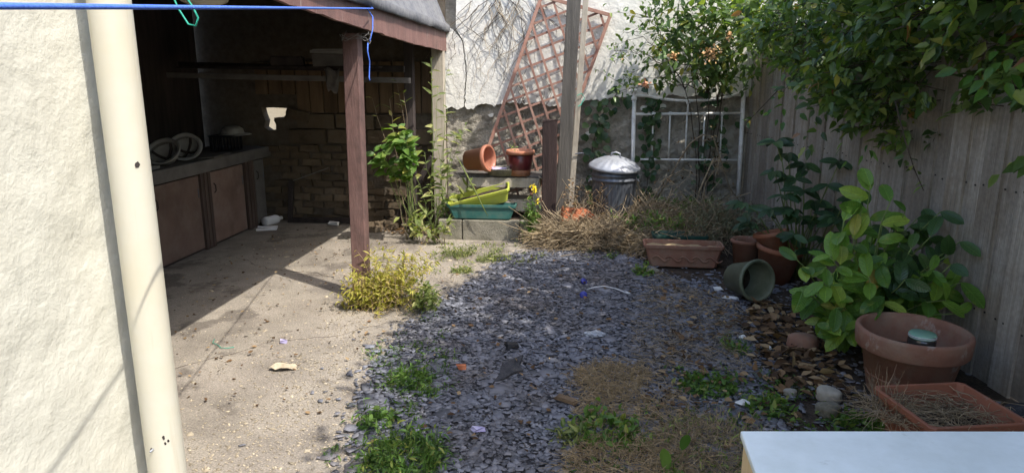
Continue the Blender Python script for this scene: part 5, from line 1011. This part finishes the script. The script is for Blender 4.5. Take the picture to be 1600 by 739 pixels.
# grey green half dead shrub
tips = [(1.18+RNG.normal()*.17, 6.1+RNG.normal()*.16, .38+RNG.normal()*.10) for _ in range(120)]
plant('lavender_bush', 'grey green half dead lavender bush below the headboard', 'shrub', (1.22, 6.1, .12), tips, NARROW, 'leaf_lavender', .032, 26, (.25, 1), 'dry_stem', .0022, False, None, .3, .9, .06, .09)
for (x, y, n, lab) in ((.55, 6.35, 26, 'green weed threading the straw in front of the dustbin'), (.80, 6.22, 26, 'green weed spilling toward the dark green trough'), (1.42, 6.0, 34, 'grey green weed between the lavender and the slim pot')):
    plant('heap_weed', lab, 'weed', (x, y, bed_z(x, y)), [(x+RNG.normal()*.14, y+RNG.normal()*.09, bed_z(x, y)+RNG.uniform(.08, .24)) for _ in range(n)], NARROW, 'leaf_lavender' if x > 1.2 else 'leaf_weed', .052, 18, (.3, 1), 'dry_stem', .002, False, None, .3, .9, .06, .1)
tips = [(.95+RNG.normal()*.16, 6.55+RNG.normal()*.12, .40+RNG.normal()*.06) for _ in range(40)]
plant('green_weed', 'green weed growing on the straw below the headboard', 'weed', (.95, 6.6, .2), tips, NARROW, 'leaf_grass', .045, 16, (.3, 1), 'green_stem', .002, False, None, .3, .9, .06, .1)
# arched dead canes before the headboard
for k, (lab, pts) in enumerate((('arched dead cane bent in front of the headboard', [(.72, 6.8, .35), (.85, 6.75, .62), (1.0, 6.72, .92), (1.12, 6.7, 1.02), (1.22, 6.7, 1.0), (1.30, 6.72, .80), (1.42, 6.75, .50), (1.55, 6.8, .35)]), ('dead cane with dried seed heads at the right of the headboard', [(1.08, 6.75, .22), (1.14, 6.75, .5), (1.24, 6.74, .78), (1.30, 6.74, .84), (1.28, 6.7, .7)]), ('forked dead cane leaning right of the dustbin', [(.50, 6.45, .26), (.66, 6.5, .42), (.78, 6.55, .62), (.95, 6.6, .70)]))):
    t = thing('dead_cane', lab, 'cane', pts[0]); P = np.array(pts)-np.array(pts[0]); MB().tube(P, list(np.linspace(.008, .004, len(P))), 6).build('stem', 'dry_stem', t, True)
    for e in range(8):
        s0 = P[RNG.integers(1, len(P))]; MB().tube([s0, s0+np.array([RNG.normal()*.06, RNG.normal()*.04, -.06*RNG.random()]), s0+np.array([RNG.normal()*.10, RNG.normal()*.05, -.16*RNG.random()])], [.003, .0025, .0015], 4).build('side_twig', 'dry_stem', t)
    n = 30; pos = P[RNG.integers(1, len(P), n)]+RNG.normal(size=(n, 3))*np.array([.05, .03, .07]); V, F = scatter(OVAL, pos, rand_leaf_frames(n, .6), RNG.uniform(.02, .045, n)); np_obj('dry_leaves', V, F, 'leaf_dead', t, np.repeat(RNG.random(n), len(OVAL[1])))
# dry seed stems by the dustbin and stump
for (x, y, z, n, lab) in ((-.10, 6.38, .22, 9, 'dry seed stems round the hollow brick'), (.10, 6.42, .22, 8, 'dry curled stems at the left of the dustbin')):
    tips = [(x+RNG.normal()*.10, y+RNG.normal()*.05, z+RNG.uniform(.2, .42)) for _ in range(n)]
    plant('seed_stems', lab, 'dry weed', (x, y, z), tips, OVAL, 'leaf_dead', .035, 12, (.3, 1), 'dry_stem', .0025, False, None, .4, .9, .05, .04)
# yellow flower
tips = [(-.46+RNG.normal()*.05, 6.36+RNG.normal()*.03, .20+RNG.uniform(.05, .26)) for _ in range(26)]
yf = plant('yellow_flower', 'yellow flowering weed at the right end of the block kerb', 'flower', (-.46, 6.38, .05), tips, NARROW, 'leaf_weed', .05, 16, (.2, 1), 'green_stem', .0025, False, None, .2, .9, .05, .03)
for (dx, dz, n) in ((.01, .50, 22), (.03, .46, 14), (.05, .36, 8)):
    pos = np.array((dx, -.04, dz))+RNG.normal(size=(n, 3))*.012; V, F = scatter(OVAL, pos, rand_leaf_frames(n, -.5), .03*RNG.uniform(.7, 1.2, n)); np_obj('bloom', V, F, 'yellow_petal', yf, np.repeat(RNG.random(n), len(OVAL[1])))
# a sprig in the maroon pot, long blade over the troughs
plant('pot_sprig', 'tiny green sprig in the maroon pot', 'weed', (-.66, 6.64, .83), [(-.68, 6.62, .90), (-.64, 6.60, .89), (-.66, 6.63, .91)], OVAL, 'leaf_weed', .035, 5, (.2, 1), 'green_stem', .0015)
t = thing('long_blade', 'long pale grass blade fallen across the lime trough', 'grass blade', (-1.18, 6.44, .62)); MB().tube([(0, 0, .2), (.08, -.02, .06), (.17, -.05, -.10), (.25, -.06, -.26), (.30, -.05, -.36)], [.003, .007, .008, .006, .002], 5).build('blade', 'leaf_pale_weed', t, True)
# dead stems in the square planter
straw_mass('dead_stems', 'dead brown stems filling the square planter', [(1.30, 2.62), (1.82, 2.70), (1.80, 2.98), (1.36, 2.98)], lambda x, y: .13, 260, .16, 'dry_stem', .07, .0018)
clump('dry_weed', 'dead grass tuft spilling over the left of the square planter', 'dry weed', (1.33, 2.86, .14), .12, .22, 170, 'dry_stem', .0018, 1.0, None, .1)
# fallen leaves
def litter(name, label, poly, N, size, z=.026):
    lo, hi = np.min(poly, 0), np.max(poly, 0); P = RNG.uniform(lo, hi, (N*4, 2)); P = P[inpoly(P, poly)][:N]; n = len(P)
    D = RNG.normal(size=(n, 3))*np.array([1, 1, .18]); U = RNG.normal(size=(n, 3))*.28+np.array([0, 0, 1]); pos = np.concatenate([P, z+.02*RNG.random((n, 1))], 1)
    V, F = scatter(CRISP, pos, frames(D, U), size*RNG.uniform(.45, 1.3, n)); o = np_obj(name, V, F, 'leaf_dead', None, np.repeat(RNG.random(n), len(OVAL[1]))); tag(o, label, 'dead leaves', None, 'stuff')
litter('fallen_leaves', 'brown fallen leaves on the soil in front of the laurel', [(1.0, 3.25), (1.38, 3.25), (1.42, 3.9), (1.5, 4.6), (1.25, 4.75), (1.02, 4.3)], 420, .07)
litter('leaf_litter', 'scattered small dead leaves on the slate', [(-.9, 2.5), (.9, 2.4), (1.1, 4.6), (.5, 6.0), (-.4, 6.0), (-.9, 4.2)], 300, .036)
litter('side_litter', 'dead leaves thickening toward the right of the slate', [(.3, 3.0), (1.0, 2.9), (1.1, 4.8), (.6, 5.2), (.5, 4.0)], 260, .045)
litter('dry_debris', 'dry leaf crumbs and bark bits on the concrete', [(-3.1, 4.6), (-2.0, 3.0), (-1.2, 2.6), (-1.15, 4.0), (-.8, 5.7), (-1.5, 6.3), (-2.6, 6.9), (-3.2, 6.9)], 420, .027, .008)
litter('wall_foot_leaves', 'dry leaves gathered at the shed wall foot', [(-2.3, 6.7), (-1.5, 6.5), (-1.45, 6.9), (-2.3, 7.05)], 150, .05, .01)
